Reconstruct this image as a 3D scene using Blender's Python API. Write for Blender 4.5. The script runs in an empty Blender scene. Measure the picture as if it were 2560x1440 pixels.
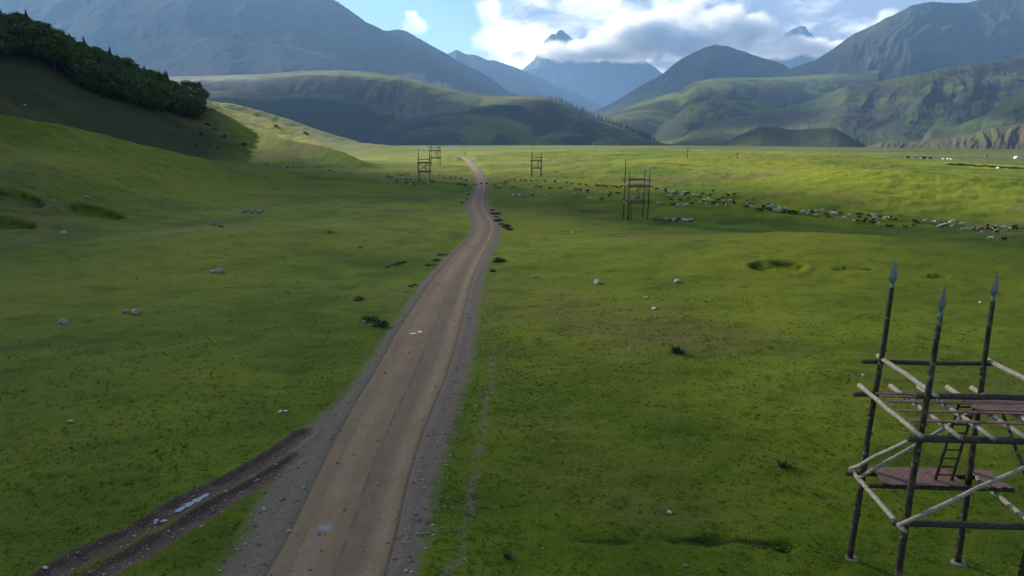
import bpy, bmesh, math, random
import numpy as np
from mathutils import Vector, Matrix, noise as mnoise
R = math.radians
random.seed(7); rng = np.random.default_rng(7)
S = bpy.context.scene; COL = S.collection

# ------------------------------------------------------------------ camera
CAMH = 13.0; PITCH = R(13.65); FPX = 1627.0
cd = bpy.data.cameras.new('camera'); cam = bpy.data.objects.new('camera', cd); COL.objects.link(cam)
cam.location = (0, 0, CAMH); cam.rotation_euler = (R(90) - PITCH, 0, 0)
cd.sensor_width = 36; cd.lens = FPX / 2560 * 36; cd.clip_start = 0.1; cd.clip_end = 90000
S.camera = cam
# ------------------------------------------------------------------ sun
SUN_AZ = R(-47); SUN_EL = R(24)                      # azimuth measured from +Y towards +X
SD = Vector((math.sin(SUN_AZ) * math.cos(SUN_EL), math.cos(SUN_AZ) * math.cos(SUN_EL), math.sin(SUN_EL)))
sl = bpy.data.lights.new('sun', 'SUN'); so = bpy.data.objects.new('sun', sl); COL.objects.link(so)
sl.energy = 5.0; sl.angle = R(0.55); sl.color = (1.0, 0.91, 0.75)
so.rotation_euler = SD.to_track_quat('Z', 'Y').to_euler(); so.location = SD * 100
# ------------------------------------------------------------------ view
S.view_settings.view_transform = 'Standard'; S.view_settings.look = 'None'
S.view_settings.exposure = 1.55; S.view_settings.gamma = 1; S.view_settings.use_curve_mapping = False
S.cycles.volume_bounces = 1; S.cycles.max_bounces = 5; S.cycles.transparent_max_bounces = 16

# ------------------------------------------------------------------ node helpers
class NT:
    def __init__(s, tree): s.t = tree; s.n = tree.nodes; s.l = tree.links
    def new(s, t, **kw):
        nd = s.n.new(t)
        for k, v in kw.items(): setattr(nd, k, v)
        return nd
    def put(s, sock, v):
        if isinstance(v, bpy.types.NodeSocket): s.l.new(v, sock)
        elif v is not None:
            if isinstance(v, (tuple, list)) and len(v) == 3 and sock.type == 'RGBA': v = (*v, 1)
            sock.default_value = v
    def math(s, op, a, b=None, c=None, clamp=False):
        m = s.new('ShaderNodeMath', operation=op); m.use_clamp = clamp
        s.put(m.inputs[0], a); s.put(m.inputs[1], b); s.put(m.inputs[2], c); return m.outputs[0]
    def mix(s, f, a, b, mode='MIX'):
        m = s.new('ShaderNodeMix', data_type='RGBA', blend_type=mode)
        s.put(m.inputs[0], f); s.put(m.inputs[6], a); s.put(m.inputs[7], b); return m.outputs[2]
    def noise(s, vec, scale, detail=4, rough=0.55, dist=0.0):
        m = s.new('ShaderNodeTexNoise'); s.put(m.inputs['Vector'], vec); s.put(m.inputs['Scale'], scale)
        s.put(m.inputs['Detail'], detail); s.put(m.inputs['Roughness'], rough); s.put(m.inputs['Distortion'], dist)
        return m.outputs[0]
    def ss(s, v, a, b, c=0.0, d=1.0):
        m = s.new('ShaderNodeMapRange', interpolation_type='SMOOTHSTEP'); s.put(m.inputs[0], v)
        s.put(m.inputs[1], a); s.put(m.inputs[2], b); s.put(m.inputs[3], c); s.put(m.inputs[4], d); return m.outputs[0]
    def map(s, vec, sc=(1, 1, 1), loc=(0, 0, 0), rot=(0, 0, 0)):
        m = s.new('ShaderNodeMapping'); s.put(m.inputs[0], vec); m.inputs[1].default_value = loc
        m.inputs[2].default_value = rot; m.inputs[3].default_value = sc; return m.outputs[0]
    def attr(s, name):
        m = s.new('ShaderNodeAttribute'); m.attribute_name = name; return m.outputs['Fac']
    def coord(s, which='Object'): return s.new('ShaderNodeTexCoord').outputs[which]
    def bump(s, h, strength=0.3, dist=0.1):
        m = s.new('ShaderNodeBump'); s.put(m.inputs['Strength'], strength); s.put(m.inputs['Distance'], dist)
        s.put(m.inputs['Height'], h); return m.outputs[0]

def new_mat(name, rough=0.9, spec=0.2):
    m = bpy.data.materials.new(name); m.use_nodes = True
    nt = NT(m.node_tree); b = m.node_tree.nodes['Principled BSDF']
    b.inputs['Roughness'].default_value = rough; b.inputs['Specular IOR Level'].default_value = spec
    return m, nt, b

# ------------------------------------------------------------------ world: daylight sky with clouds in it
W = bpy.data.worlds.new('World'); S.world = W; W.use_nodes = True
def build_world():
    nt = NT(W.node_tree); bg = W.node_tree.nodes['Background']
    sky = nt.new('ShaderNodeTexSky', sky_type='NISHITA'); sky.sun_disc = False
    sky.sun_elevation = SUN_EL; sky.sun_rotation = SUN_AZ % (2 * math.pi)
    sky.air_density = 1.0; sky.dust_density = 0.6; sky.ozone_density = 2.0; sky.altitude = 1800
    d = nt.coord('Generated')
    sep = nt.new('ShaderNodeSeparateXYZ'); nt.put(sep.inputs[0], d)
    x, y, z = sep.outputs
    az = nt.math('ARCTAN2', x, y); el = nt.math('ARCSINE', z)
    cb = nt.new('ShaderNodeCombineXYZ'); nt.put(cb.inputs[0], az); nt.put(cb.inputs[1], nt.math('MULTIPLY', el, 1.5))
    n1 = nt.noise(cb.outputs[0], 7.0, 9, 0.58, 0.25)
    n2 = nt.noise(nt.map(cb.outputs[0], (1, 1, 1), (3.1, 1.7, 0.4)), 16.0, 8, 0.6, 0.3)
    nn = nt.math('ADD', nt.math('MULTIPLY', n1, 0.7), nt.math('MULTIPLY', n2, 0.3))
    # where the cloud bank stands: right of the clear gap, all heights
    bias = nt.math('ADD', nt.ss(az, -0.13, 0.05, -0.24, 0.16), nt.ss(az, .08, .26, 0, .42))
    def blob(a0, e0, ra, re, amp):
        da = nt.math('DIVIDE', nt.math('SUBTRACT', az, a0), ra); de = nt.math('DIVIDE', nt.math('SUBTRACT', el, e0), re)
        dd = nt.math('ADD', nt.math('MULTIPLY', da, da), nt.math('MULTIPLY', de, de))
        return nt.math('MULTIPLY', nt.ss(dd, 0.0, 1.0, 1.0, 0.0), amp)
    for b in ((-0.141, 0.143, 0.035, 0.024, 0.42), (-0.145, 0.165, 0.02, 0.012, 0.26), (-0.225, 0.20, 0.09, 0.018, 0.3), (-0.04, 0.17, 0.03, 0.03, 0.2), (0.0, 0.12, 0.08, 0.04, .25), (.2, .2, .25, .05, .12)):
        bias = nt.math('ADD', bias, blob(*b))
    m = nt.ss(nt.math('ADD', nn, bias), 0.49, 0.70)
    # cloud brightness: sunlit towers and blue-grey bases
    lit = nt.ss(nt.math('ADD', nt.noise(nt.map(cb.outputs[0], (1, 1.3, 1), (.5, .2, 0)), 9.0, 8, 0.6, 0.3), nt.math('MULTIPLY', nt.math('SUBTRACT', az, 0.14), -0.4)), 0.36, 0.60)
    white = (11.5, 11.3, 11.2); grey = (2.3, 2.6, 3.3)
    ccol = nt.mix(lit, grey, white)
    base = nt.mix(1.0, sky.outputs[0], (.95, 1.03, 1.02), 'MULTIPLY')
    col = nt.mix(m, base, ccol)
    nt.l.new(col, bg.inputs[0]); bg.inputs[1].default_value = 0.05
build_world()

# ------------------------------------------------------------------ geometry of the view (used only to survey where things stand)
CP, SP = math.cos(PITCH), math.sin(PITCH)
def ray(px, py):
    u, v = px - 1280.0, py - 720.0
    return u, FPX * CP - v * SP, -FPX * SP - v * CP
def at_depth(px, py, D):
    dx, dy, dz = ray(px, py); t = D / dy
    return dx * t, D, CAMH + dz * t
def on_plane(px, py, z=0.0):
    dx, dy, dz = ray(px, py); t = (z - CAMH) / dz
    return dx * t, dy * t

# ------------------------------------------------------------------ numpy noise
_perm = rng.permutation(512)
def _g(ix, iy, seed):
    h = _perm[(ix * 73 + seed * 17) & 511]; h = _perm[(h + iy * 131) & 511]
    h = _perm[(h + (ix >> 9) * 7 + (iy >> 9) * 13) & 511]
    a = h * (2 * np.pi / 512 * 37.0); return np.cos(a), np.sin(a)
def pn(x, y, seed=0):
    x = np.asarray(x, float); y = np.asarray(y, float)
    x0 = np.floor(x); y0 = np.floor(y); fx = x - x0; fy = y - y0
    ix = x0.astype(np.int64); iy = y0.astype(np.int64)
    u = fx ** 3 * (fx * (fx * 6 - 15) + 10); v = fy ** 3 * (fy * (fy * 6 - 15) + 10)
    def d(i, j, ax, ay):
        gx, gy = _g(ix + i, iy + j, seed); return gx * ax + gy * ay
    a = d(0, 0, fx, fy); b = d(1, 0, fx - 1, fy); c = d(0, 1, fx, fy - 1); e = d(1, 1, fx - 1, fy - 1)
    return (a + (b - a) * u + (c - a) * v + (a - b - c + e) * u * v) * 1.4
def fbm(x, y, o=4, seed=0, g=0.5):
    s = 0; a = 1.0
    for i in range(o): s = s + a * pn(x * 2 ** i, y * 2 ** i, seed + i); a *= g
    return s
def ridged(x, y, o=5, seed=0, g=0.5):
    s = 0; a = 1.0
    for i in range(o): s = s + a * (1 - np.abs(pn(x * 2 ** i, y * 2 ** i, seed + i)) * 2); a *= g
    return s / 2
def sst(t): t = np.clip(t, 0, 1); return t * t * (3 - 2 * t)
def smax(a, b, k):
    h = np.clip(.5 + .5 * (a - b) / k, 0, 1); return b + (a - b) * h + k * h * (1 - h)

# ------------------------------------------------------------------ hills: a crest in the world with a front and a back slope
class Hill:
    def __init__(s, pts, front, back, base, p=1.5, fade=0.02, smooth=0.006, plat=0.0):
        w = [at_depth(*q) for q in pts]
        th = np.array([math.atan2(a, b) for a, b, c in w]); r = np.array([math.hypot(a, b) for a, b, c in w]); z = np.array([c for a, b, c in w])
        o = np.argsort(th); th, r, z = th[o], r[o], z[o]
        g = np.linspace(th[0] - fade, th[-1] + fade, 1200)
        rr = np.interp(g, th, r); zz = np.interp(g, th, z)
        zz = base + (zz - base) * np.where(g < th[0], sst((g - th[0] + fade) / fade), np.where(g > th[-1], sst((th[-1] + fade - g) / fade), 1))
        k = max(1, int(smooth / (g[1] - g[0]))); ker = np.hanning(2 * k + 3); ker /= ker.sum()
        pad = lambda a: np.convolve(np.pad(a, k + 1, mode='edge'), ker, 'valid')
        s.g, s.r, s.z = g, pad(rr), pad(zz); s.front, s.back, s.base, s.p, s.plat = front, back, base, p, plat
        s.t0, s.t1 = g[0], g[-1]
    def __call__(s, th, r):
        rc = np.interp(th, s.g, s.r); zc = np.interp(th, s.g, s.z, left=s.base, right=s.base)
        t = np.clip((r - rc + s.front) / s.front, 0, 1)
        if s.plat:
            f = np.where(t < 1 - s.plat, (1 - .12) * sst(np.clip(t / (1 - s.plat), 0, 1)) ** 1.0, .88 + .12 * (t - 1 + s.plat) / s.plat)
        else: f = t ** s.p
        f = np.where(r > rc, 1 - sst((r - rc) / s.back), f)
        return s.base + (zc - s.base) * f, t, zc

VAL = -28.0
near_hills = [
    Hill([(-500, 200, 112), (-250, 240, 118), (-60, 272, 124), (60, 292, 130), (161, 314, 135), (235, 333, 140), (319, 356, 146), (437, 383, 154), (521, 400, 161), (605, 416, 168), (706, 428, 176), (806, 438, 184), (880, 446, 190)], 112, 55, -4, 1.5, .02, .02),
    Hill([(-600, -60, 250), (-300, 10, 265), (-100, 60, 280), (0, 92, 295), (100, 118, 305), (200, 160, 318), (300, 200, 330), (400, 240, 345), (470, 264, 360), (524, 268, 372), (575, 280, 376), (640, 306, 368), (690, 338, 340), (756, 382, 290), (823, 416, 236), (850, 430, 215)], 140, 90, -6, 1.05, .015, .008),
    Hill([(440, 235, 455), (500, 246, 450), (555, 268, 445), (620, 285, 440), (672, 299, 430), (739, 322, 415), (783, 346, 390), (830, 374, 350), (880, 396, 300)], 130, 60, -8, 1.0, .02, .008),
    Hill([(420, 230, 580), (480, 243, 570), (524, 250, 565), (605, 265, 555), (706, 292, 540), (773, 316, 525), (840, 339, 510), (890, 352, 500)], 90, 120, -10, 0.9, .03, .006),
    Hill([(700, 318, 500), (773, 333, 490), (860, 354, 470), (950, 361, 450), (1030, 370, 430), (1100, 379, 400), (1150, 382, 380)], 110, 80, -6, 1.2, .03, .02),
    Hill([(640, 330, 330), (690, 345, 310), (740, 356, 296), (783, 361, 284), (820, 368, 270), (865, 384, 254), (905, 404, 238)], 38, 60, -4, 1.2, .04, .02),
]
# edge of the grassy terrace, beyond which the valley floor lies lower
_e = [(-900, 381), (900, 384), (1100, 382), (1250, 376), (1400, 374), (1700, 373), (1900, 377), (2000, 381), (2160, 388), (2300, 398), (2430, 408), (2560, 415), (3200, 440)]
_et = []; _er = []
for a, b in _e:
    x_, y_ = on_plane(a, b); _et.append(math.atan2(x_, y_)); _er.append(math.hypot(x_, y_))
# low mounds (px, py on the meadow, radius, height)
MOUNDS = []
for px, py, rad, h in ((1560, 432, 22, 1.6), (1760, 445, 26, 1.3), (2200, 468, 26, 1.7), (2440, 486, 22, .8), (1990, 640, 16, .9), (2280, 640, 14, .5), (1850, 410, 40, 2.0), (2100, 405, 30, 1.2),
                       (1450, 400, 30, 1.5), (1900, 500, 14, .9), (760, 600, 12, .5), (420, 620, 14, .7), (2050, 560, 16, -.8), (1700, 520, 18, -.7), (2300, 530, 20, -.9), (1350, 395, 20, 1.2), (880, 520, 12, .5)):
    x_, y_ = on_plane(px, py); MOUNDS.append((x_, y_, rad, h * 1.7))
PITS = []; PIT_PX = []      # hollows dug into the turf: centre, rx, ry, depth
for px, py, rx, ry, dp in ((240, 533, 3.9, 3.4, .7), (25, 496, 4.0, 4.0, .7), (10, 560, 3.6, 3.0, .7), (1940, 668, 2.6, 1.9, .5), (2130, 674, 1.9, .8, .15), (1490, 531, 2.9, 1.8, .18),
                           (1665, 552, 2.4, 2.0, .4), (2345, 692, 1.0, .5, .2), (1055, 1330, .1, .1, .01)):
    PIT_PX.append((px, py, rx, ry, dp))
# road edges read off as rows: y, gravel left, tan left, tan right, gravel right
ROADROWS = [(1620, 420, 545, 925, 985), (1440, 545, 665, 962, 1035), (1340, 605, 722, 990, 1065), (1210, 672, 785, 1017, 1092), (1100, 722, 838, 1050, 1120), (1050, 790, 866, 1070, 1135), (1000, 848, 893, 1090, 1152), (950, 890, 925, 1112, 1168), (900, 925, 955, 1128, 1178),
            (830, 968, 992, 1148, 1192), (760, 1018, 1040, 1164, 1199), (700, 1058, 1082, 1180, 1208), (640, 1118, 1134, 1205, 1226), (600, 1160, 1172, 1228, 1250), (570, 1181, 1192, 1238, 1256), (550, 1176, 1186, 1234, 1250), (520, 1160, 1172, 1212, 1226), (500, 1166, 1177, 1208, 1218),
            (480, 1180, 1189, 1212, 1221), (460, 1187, 1194, 1214, 1221), (440, 1185, 1191, 1207, 1213), (420, 1174, 1179, 1193, 1199), (405, 1163, 1167, 1178, 1184), (394, 1152, 1156, 1165, 1170), (388, 1128, 1134, 1145, 1150)]
_ry = []; _rc = [[], [], [], []]
for row in ROADROWS:
    yy = on_plane(1280, row[0])[1]; _ry.append(yy)
    for i in range(4): _rc[i].append(on_plane(row[i + 1], row[0])[0])
_ry = np.array(_ry); _rc = np.array(_rc)
# smooth the road edges along their length
_gy = np.geomspace(_ry[0], _ry[-1], 900); _gc = [np.interp(_gy, _ry, c) for c in _rc]
_k = np.hanning(41); _k /= _k.sum(); _gc = [np.convolve(np.pad(c, 20, mode='reflect', reflect_type='odd'), _k, 'valid') for c in _gc]
def road_edges(y): return [np.interp(y, _gy, c) for c in _gc]
RUT1 = [on_plane(a, b) for a, b in ((760, 1085), (700, 1128), (600, 1188), (500, 1243), (400, 1295), (300, 1350), (200, 1400), (120, 1445), (-60, 1560), (-300, 1700))]
RUT2 = [on_plane(a, b) for a, b in ((740, 1145), (660, 1197), (560, 1252), (480, 1304), (400, 1350), (300, 1405), (230, 1450), (60, 1570), (-150, 1720))]
DITCH = [on_plane(a, b) for a, b in ((1050, 1303), (1180, 1325), (1290, 1345), (1400, 1342), (1520, 1352), (1660, 1350), (1800, 1345), (1960, 1365))]
WORN = [on_plane(a, b) for a, b in ((1120, 1460), (1150, 1380), (1178, 1230), (1195, 1140), (1212, 1060), (1225, 960), (1235, 860))]
def dist_poly(x, y, P):
    d = np.full(x.shape, 1e9)
    for (ax, ay), (bx, by) in zip(P[:-1], P[1:]):
        vx, vy = bx - ax, by - ay; L = vx * vx + vy * vy
        t = np.clip(((x - ax) * vx + (y - ay) * vy) / L, 0, 1)
        d = np.minimum(d, np.hypot(x - ax - t * vx, y - ay - t * vy))
    return d
def road_sd(x, y):
    a, b, c, d = road_edges(y)
    s = np.minimum(x - a, d - x); tn = np.minimum(x - b, c - x); u = (x - b) / np.maximum(c - b, .1)
    off = (y < _gy[0] - 1) | (y > _gy[-1])
    return np.where(off, -9, s), np.where(off, -9, tn), u
PITRIM = [None]
def ground(x, y, full=False):
    x = np.asarray(x, float); y = np.asarray(y, float)
    r = np.hypot(x, y); th = np.arctan2(x, y)
    sd, tn, u = road_sd(x, y)
    offroad = sst(np.clip(-sd / 2.5, 0, 1))
    re = np.interp(th, _et, _er)
    z = fbm(x / 45, y / 45, 3, 3) * .55 * offroad * sst((r - 25) / 80)
    for mx, my, rad, h in MOUNDS: z = z + h * np.exp(-(((x - mx) / (rad * 1.5)) ** 2 + ((y - my) / rad) ** 2) * 1.3) * offroad
    z = z * (1 - sst((r - re * .8) / (re * .2))) - 24 * sst((r - re) / 130) - .026 * np.maximum(r - re - 130, 0)
    z = np.maximum(z, -82)
    damp = sst((r - 700) / 200)
    for h in near_hills:
        zh, t, zc = h(th, r)
        zh = zh - 200 * sst((r - 720) / 300)
        zh = zh + (fbm(x / 38, y / 38, 4, 21) * 2.2 * sst((zh + 1) / 14)) * (1 - .7 * sst((t - .8) / .2))
        z = smax(zh, z, 3.0)
    # turf unevenness picked out by the low sun
    rough = offroad * sst((1500 - r) / 600)
    m1 = fbm(x / 5.2, y / 3.2, 3, 11); m2 = fbm(x / 1.3, y / .9, 2, 31)
    z = z + rough * (.115 * m1 + .036 * m2) * (1 + 1.2 * sst((r - 60) / 120)) + rough * .34 * np.maximum(fbm(x / 14, y / 7, 2, 41) - .42, 0)
    soil = np.zeros_like(z); PITRIM[0] = None
    for cx, cy, rx, ry, dp in PITS:
        q = np.hypot((x - cx) / rx, (y - cy) / ry) + .10 * pn(x / 1.7, y / 1.7, 5)
        z = z - dp * (1 - sst((q - .72) / .28)) + dp * .25 * np.exp(-((q - 1.15) / .16) ** 2)
        rim = np.exp(-((q - .86) / .13) ** 2) * np.where(y > cy, 1, .5) * np.clip(.75 + .6 * pn(x / .9, y / .6, 77), 0, 1); soil = np.maximum(soil, (.9 * sst((1.05 - q) / .3) if dp in (.4, .18) else 0)); soil = np.maximum(soil, rim * (1 if dp in (.4, .18) else .35)); PITRIM[0] = np.maximum(PITRIM[0], rim) if PITRIM[0] is not None and PITRIM[0].shape == rim.shape else rim
    near = (r < 80)
    if near.any():
        xn, yn = x[near] if x.ndim else x, y[near] if y.ndim else y
        zz = z[near]
        d1 = dist_poly(xn, yn, RUT1); d2 = dist_poly(xn, yn, RUT2); dd = dist_poly(xn, yn, DITCH)
        w = pn(xn / .5, yn / .5, 8) * .05
        zz = zz - .11 * np.exp(-((d1 + w) / .36) ** 4) - .09 * np.exp(-((d2 + w) / .34) ** 4) + .04 * np.exp(-((d1 - .6) / .15) ** 2)
        zz = zz - .15 * np.exp(-((dd + w * 2 + .25 * pn(xn / .9, yn / .9, 9)) / .22) ** 2) * sst(.55 + 1.2 * pn(xn / 2.6, yn / 2.6, 19))
        z[near] = zz
    # road profile: shallow wheel tracks, a low berm of gravel at the edge
    inr = sst((sd + .3) / .5)
    z = z + inr * (-.03 * np.exp(-((u - .28) / .13) ** 2) - .03 * np.exp(-((u - .82) / .10) ** 2) + .03 * np.exp(-((tn + .35) / .22) ** 2) + .012 * fbm(x / .35, y / .5, 2, 51) - .035 * np.exp(-(tn / .06) ** 2)) * sst((140 - r) / 60)
    if not full: return z
    return z, sd, tn, u, soil
def gz(x, y): return float(ground(np.array([x]), np.array([y]))[0])
_ts = np.concatenate([np.geomspace(8, 700, 2600)])
def hit(px, py):
    dx, dy, dz = ray(px, py); n = math.hypot(dx, dy); dx, dy, dz = dx / n, dy / n, dz / n
    zz = CAMH + dz * _ts; g = ground(dx * _ts, dy * _ts); k = np.nonzero(zz < g)[0]
    if not len(k): k = [len(_ts) - 1]
    i = k[0]; t = _ts[i]
    if i > 0:
        a = zz[i - 1] - g[i - 1]; b = zz[i] - g[i]; t = _ts[i - 1] + (_ts[i] - _ts[i - 1]) * (a / (a - b) if a != b else 0)
    return dx * t, dy * t, gz(dx * t, dy * t)

_pp = [(*hit(q[0], q[1])[:2], *q[2:]) for q in PIT_PX]; PITS += _pp
# ------------------------------------------------------------------ mesh helpers
def link(o, parent=None):
    COL.objects.link(o)
    if parent: o.parent = parent
    return o
def tag(o, label=None, cat=None, group=None, kind=None):
    for k, v in (('label', label), ('category', cat), ('group', group), ('kind', kind)):
        if v: o[k] = v
    return o
def np_mesh(name, V, F, mat, attrs=None, smooth=True, parent=None):
    me = bpy.data.meshes.new(name); me.vertices.add(len(V)); me.vertices.foreach_set('co', V.astype(np.float32).ravel())
    n = F.shape[1]; me.loops.add(F.size); me.loops.foreach_set('vertex_index', F.astype(np.int32).ravel())
    me.polygons.add(len(F)); me.polygons.foreach_set('loop_start', np.arange(0, F.size, n, dtype=np.int32))
    me.polygons.foreach_set('use_smooth', np.full(len(F), smooth)); me.update(calc_edges=True)
    for k, v in (attrs or {}).items():
        at = me.attributes.new(k, 'FLOAT', 'POINT'); at.data.foreach_set('value', v.astype(np.float32))
    if mat: me.materials.append(mat)
    return link(bpy.data.objects.new(name, me), parent)
def bm_obj(name, bm, mat, parent=None, smooth=True, loc=None):
    me = bpy.data.meshes.new(name); bmesh.ops.recalc_face_normals(bm, faces=bm.faces); bm.to_mesh(me); bm.free()
    for p in me.polygons: p.use_smooth = smooth
    for m in (mat if isinstance(mat, (list, tuple)) else [mat]): me.materials.append(m)
    o = link(bpy.data.objects.new(name, me), parent)
    if loc: o.location = loc
    return o
def empty(name, loc, rz=0): 
    o = bpy.data.objects.new(name, None); COL.objects.link(o); o.location = loc; o.rotation_euler = (0, 0, rz); o.empty_display_size = .3; return o
def kids(o): return [c for c in bpy.data.objects if c.parent == o]
def grid_faces(nr, nc, wrap=False):
    i = np.arange(nr - 1)[:, None]; j = np.arange(nc if wrap else nc - 1)[None, :]; j2 = (j + 1) % nc
    return np.stack([i * nc + j, i * nc + j2, (i + 1) * nc + j2, (i + 1) * nc + j], -1).reshape(-1, 4)

# ------------------------------------------------------------------ ground material: turf, gravel road, mud
def make_ground_mat():
    m, nt, b = new_mat('meadow_and_road', .95, .1)
    P = nt.coord('Object')
    sd = nt.attr('sd'); tn = nt.attr('tn'); u = nt.attr('u'); soil = nt.attr('soil'); rut = nt.attr('rut'); worn = nt.attr('worn'); hill = nt.attr('hill'); ditch = nt.attr('ditch')
    nL = nt.noise(P, .018, 4, .55); nM = nt.noise(P, .11, 5, .6, .4); nS = nt.noise(P, .9, 5, .65); nF = nt.noise(P, 7.0, 4, .7)
    streak = nt.noise(nt.map(P, (.25, 1.0, 1), (0, 0, 0), (0, 0, .25)), .8, 4, .6)
    g = nt.mix(nt.ss(nM, .34, .66), (.046, .084, .0034), (.102, .146, .0066))
    g = nt.mix(nt.ss(nL, .40, .60, 0, .85), g, (.175, .195, .012))
    g = nt.mix(nt.ss(nt.math('ADD', nt.noise(nt.map(P, (.5, 1, 1)), .035, 4, .6), nt.math('MULTIPLY', hill, .1)), .50, .64, 0, .75), g, (.125, .108, .034))
    g = nt.mix(nt.ss(nS, .54, .70, 0, .62), g, (.040, .064, .006))
    g = nt.mix(nt.ss(streak, .52, .68, 0, .45), g, (.125, .155, .010))
    g = nt.mix(nt.ss(nF, .54, .72, 0, .6), g, (.036, .054, .007))
    g = nt.mix(nt.math('MULTIPLY', hill, nt.ss(nt.noise(P, .03, 4, .6), .30, .60, .6, 1.0)), g, (.038, .043, .016))  # slope under the wood: its shade put into a darker turf colour
    farc = nt.mix(nt.ss(nt.noise(nt.map(P, (.35, 1, 1)), .012, 6, .65, .5), .40, .58), (.058, .082, .024), (.105, .125, .034)); farc = nt.mix(nt.ss(nt.noise(nt.map(P, (.3, 1, 1)), .02, 5, .6), .56, .66, 0, .8), farc, (.085, .070, .045))
    g = nt.mix(nt.attr('far'), g, farc)
    mot = nt.noise(nt.map(P, (.6, 1, 1)), .33, 5, .7, .6); g = nt.mix(nt.ss(mot, .50, .64, 0, .38), g, (.030, .056, .004))
    # bare earth; ditch and pit walls darkened in colour for their shade
    earth = nt.mix(nS, (.075, .050, .034), (.130, .085, .058))
    g = nt.mix(nt.ss(nt.math('ADD', soil, nt.math('MULTIPLY', nS, .5)), .62, .95), g, earth)
    g = nt.mix(nt.math('MULTIPLY', nt.ss(ditch, .25, .8), .85), g, (.022, .036, .008))
    peb = nt.new('ShaderNodeTexVoronoi'); nt.put(peb.inputs['Vector'], P); peb.inputs['Scale'].default_value = 24.0
    pebc = nt.new('ShaderNodeSeparateColor'); nt.put(pebc.inputs[0], peb.outputs['Color'])
    gp = nt.ss(pebc.outputs[0], .80, .98)
    gravel = nt.mix(nt.noise(P, 14, 4, .7), (.115, .090, .068), (.205, .166, .128))
    gravel = nt.mix(nt.math('MULTIPLY', gp, .55), gravel, (.27, .25, .23))
    g = nt.mix(nt.math('MULTIPLY', nt.ss(nt.math('ADD', worn, nt.math('MULTIPLY', nt.math('SUBTRACT', nS, .5), 1.6)), .55, 1.1), .75), g, gravel)
    # road
    wob = nt.math('MULTIPLY', nt.math('SUBTRACT', nt.noise(P, 1.1, 6, .7), .5), 1.5)
    wob2 = nt.math('MULTIPLY', nt.math('SUBTRACT', nt.noise(P, 6.0, 4, .7), .5), .55)
    gm = nt.ss(nt.math('ADD', sd, nt.math('ADD', wob, wob2)), -.35, .40)
    tan = nt.mix(nt.noise(nt.map(P, (2.2, .22, 1)), 1.6, 5, .6), (.185, .130, .080), (.265, .190, .122))
    tan = nt.mix(nt.ss(nt.noise(P, .5, 4, .6), .5, .75, 0, .5), tan, (.180, .125, .085))
    wt = nt.math('MAXIMUM', nt.ss(nt.math('ABSOLUTE', nt.math('SUBTRACT', u, .26)), .03, .15, 1, 0), nt.ss(nt.math('ABSOLUTE', nt.math('SUBTRACT', u, .86)), .02, .11, 1, 0))
    tan = nt.mix(nt.math('MULTIPLY', wt, nt.ss(nt.noise(P, .4, 4, .6), .3, .6, .1, .45)), tan, (.32, .24, .165))
    um = nt.math('MULTIPLY', nt.ss(u, .50, .57), nt.ss(u, .78, .70))
    tan = nt.mix(nt.math('MULTIPLY', um, nt.ss(nt.noise(P, 1.3, 4, .65), .25, .6, .15, .65)), tan, nt.mix(.5, gravel, (.14, .125, .105)))
    l1 = nt.ss(nt.math('ABSOLUTE', nt.math('SUBTRACT', u, .56)), .0, .02, 1, 0); l2 = nt.ss(nt.math('ABSOLUTE', nt.math('SUBTRACT', u, .15)), .0, .012, .6, 0)
    tan = nt.mix(nt.math('MULTIPLY', nt.math('MAXIMUM', l1, l2), nt.ss(nt.noise(P, .8, 3, .6), .4, .6, .1, .7)), tan, (.095, .060, .040))
    tm = nt.ss(nt.math('ADD', tn, nt.math('MULTIPLY', nt.math('ADD', wob, wob2), .22)), -.10, .14)
    rd = nt.mix(tm, gravel, tan)
    edge = nt.math('MULTIPLY', nt.ss(nt.math('ABSOLUTE', nt.math('ADD', tn, nt.math('MULTIPLY', wob2, .2))), .0, .08, .55, 0), nt.ss(u, .5, .9))
    rd = nt.mix(edge, rd, (.085, .055, .045))
    rd = nt.mix(nt.ss(nt.noise(P, .25, 3, .5), .55, .75, 0, .35), rd, (.135, .090, .078))
    col = nt.mix(gm, g, rd)
    # muddy ruts of the side track
    mud = nt.mix(nS, (.058, .039, .028), (.118, .082, .060)); mud = nt.mix(nt.math('MULTIPLY', gp, .35), mud, (.30, .28, .25))
    rm = nt.ss(nt.math('ADD', rut, nt.math('MULTIPLY', nt.math('ADD', wob, wob2), .30)), -.06, .10)
    col = nt.mix(nt.math('MULTIPLY', rm, nt.ss(nt.math('ADD', sd, wob), .7, .1)), col, mud)
    nt.l.new(col, b.inputs['Base Color'])
    hh = nt.math('ADD', nt.math('MULTIPLY', nF, .6), nt.math('MULTIPLY', nt.noise(P, 26, 3, .7), .4))
    nt.l.new(nt.bump(nt.math('ADD', hh, nt.math('MULTIPLY', gp, nt.math('MULTIPLY', gm, .4))), .9, .14), b.inputs['Normal'])
    return m
GROUND = make_ground_mat()

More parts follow.
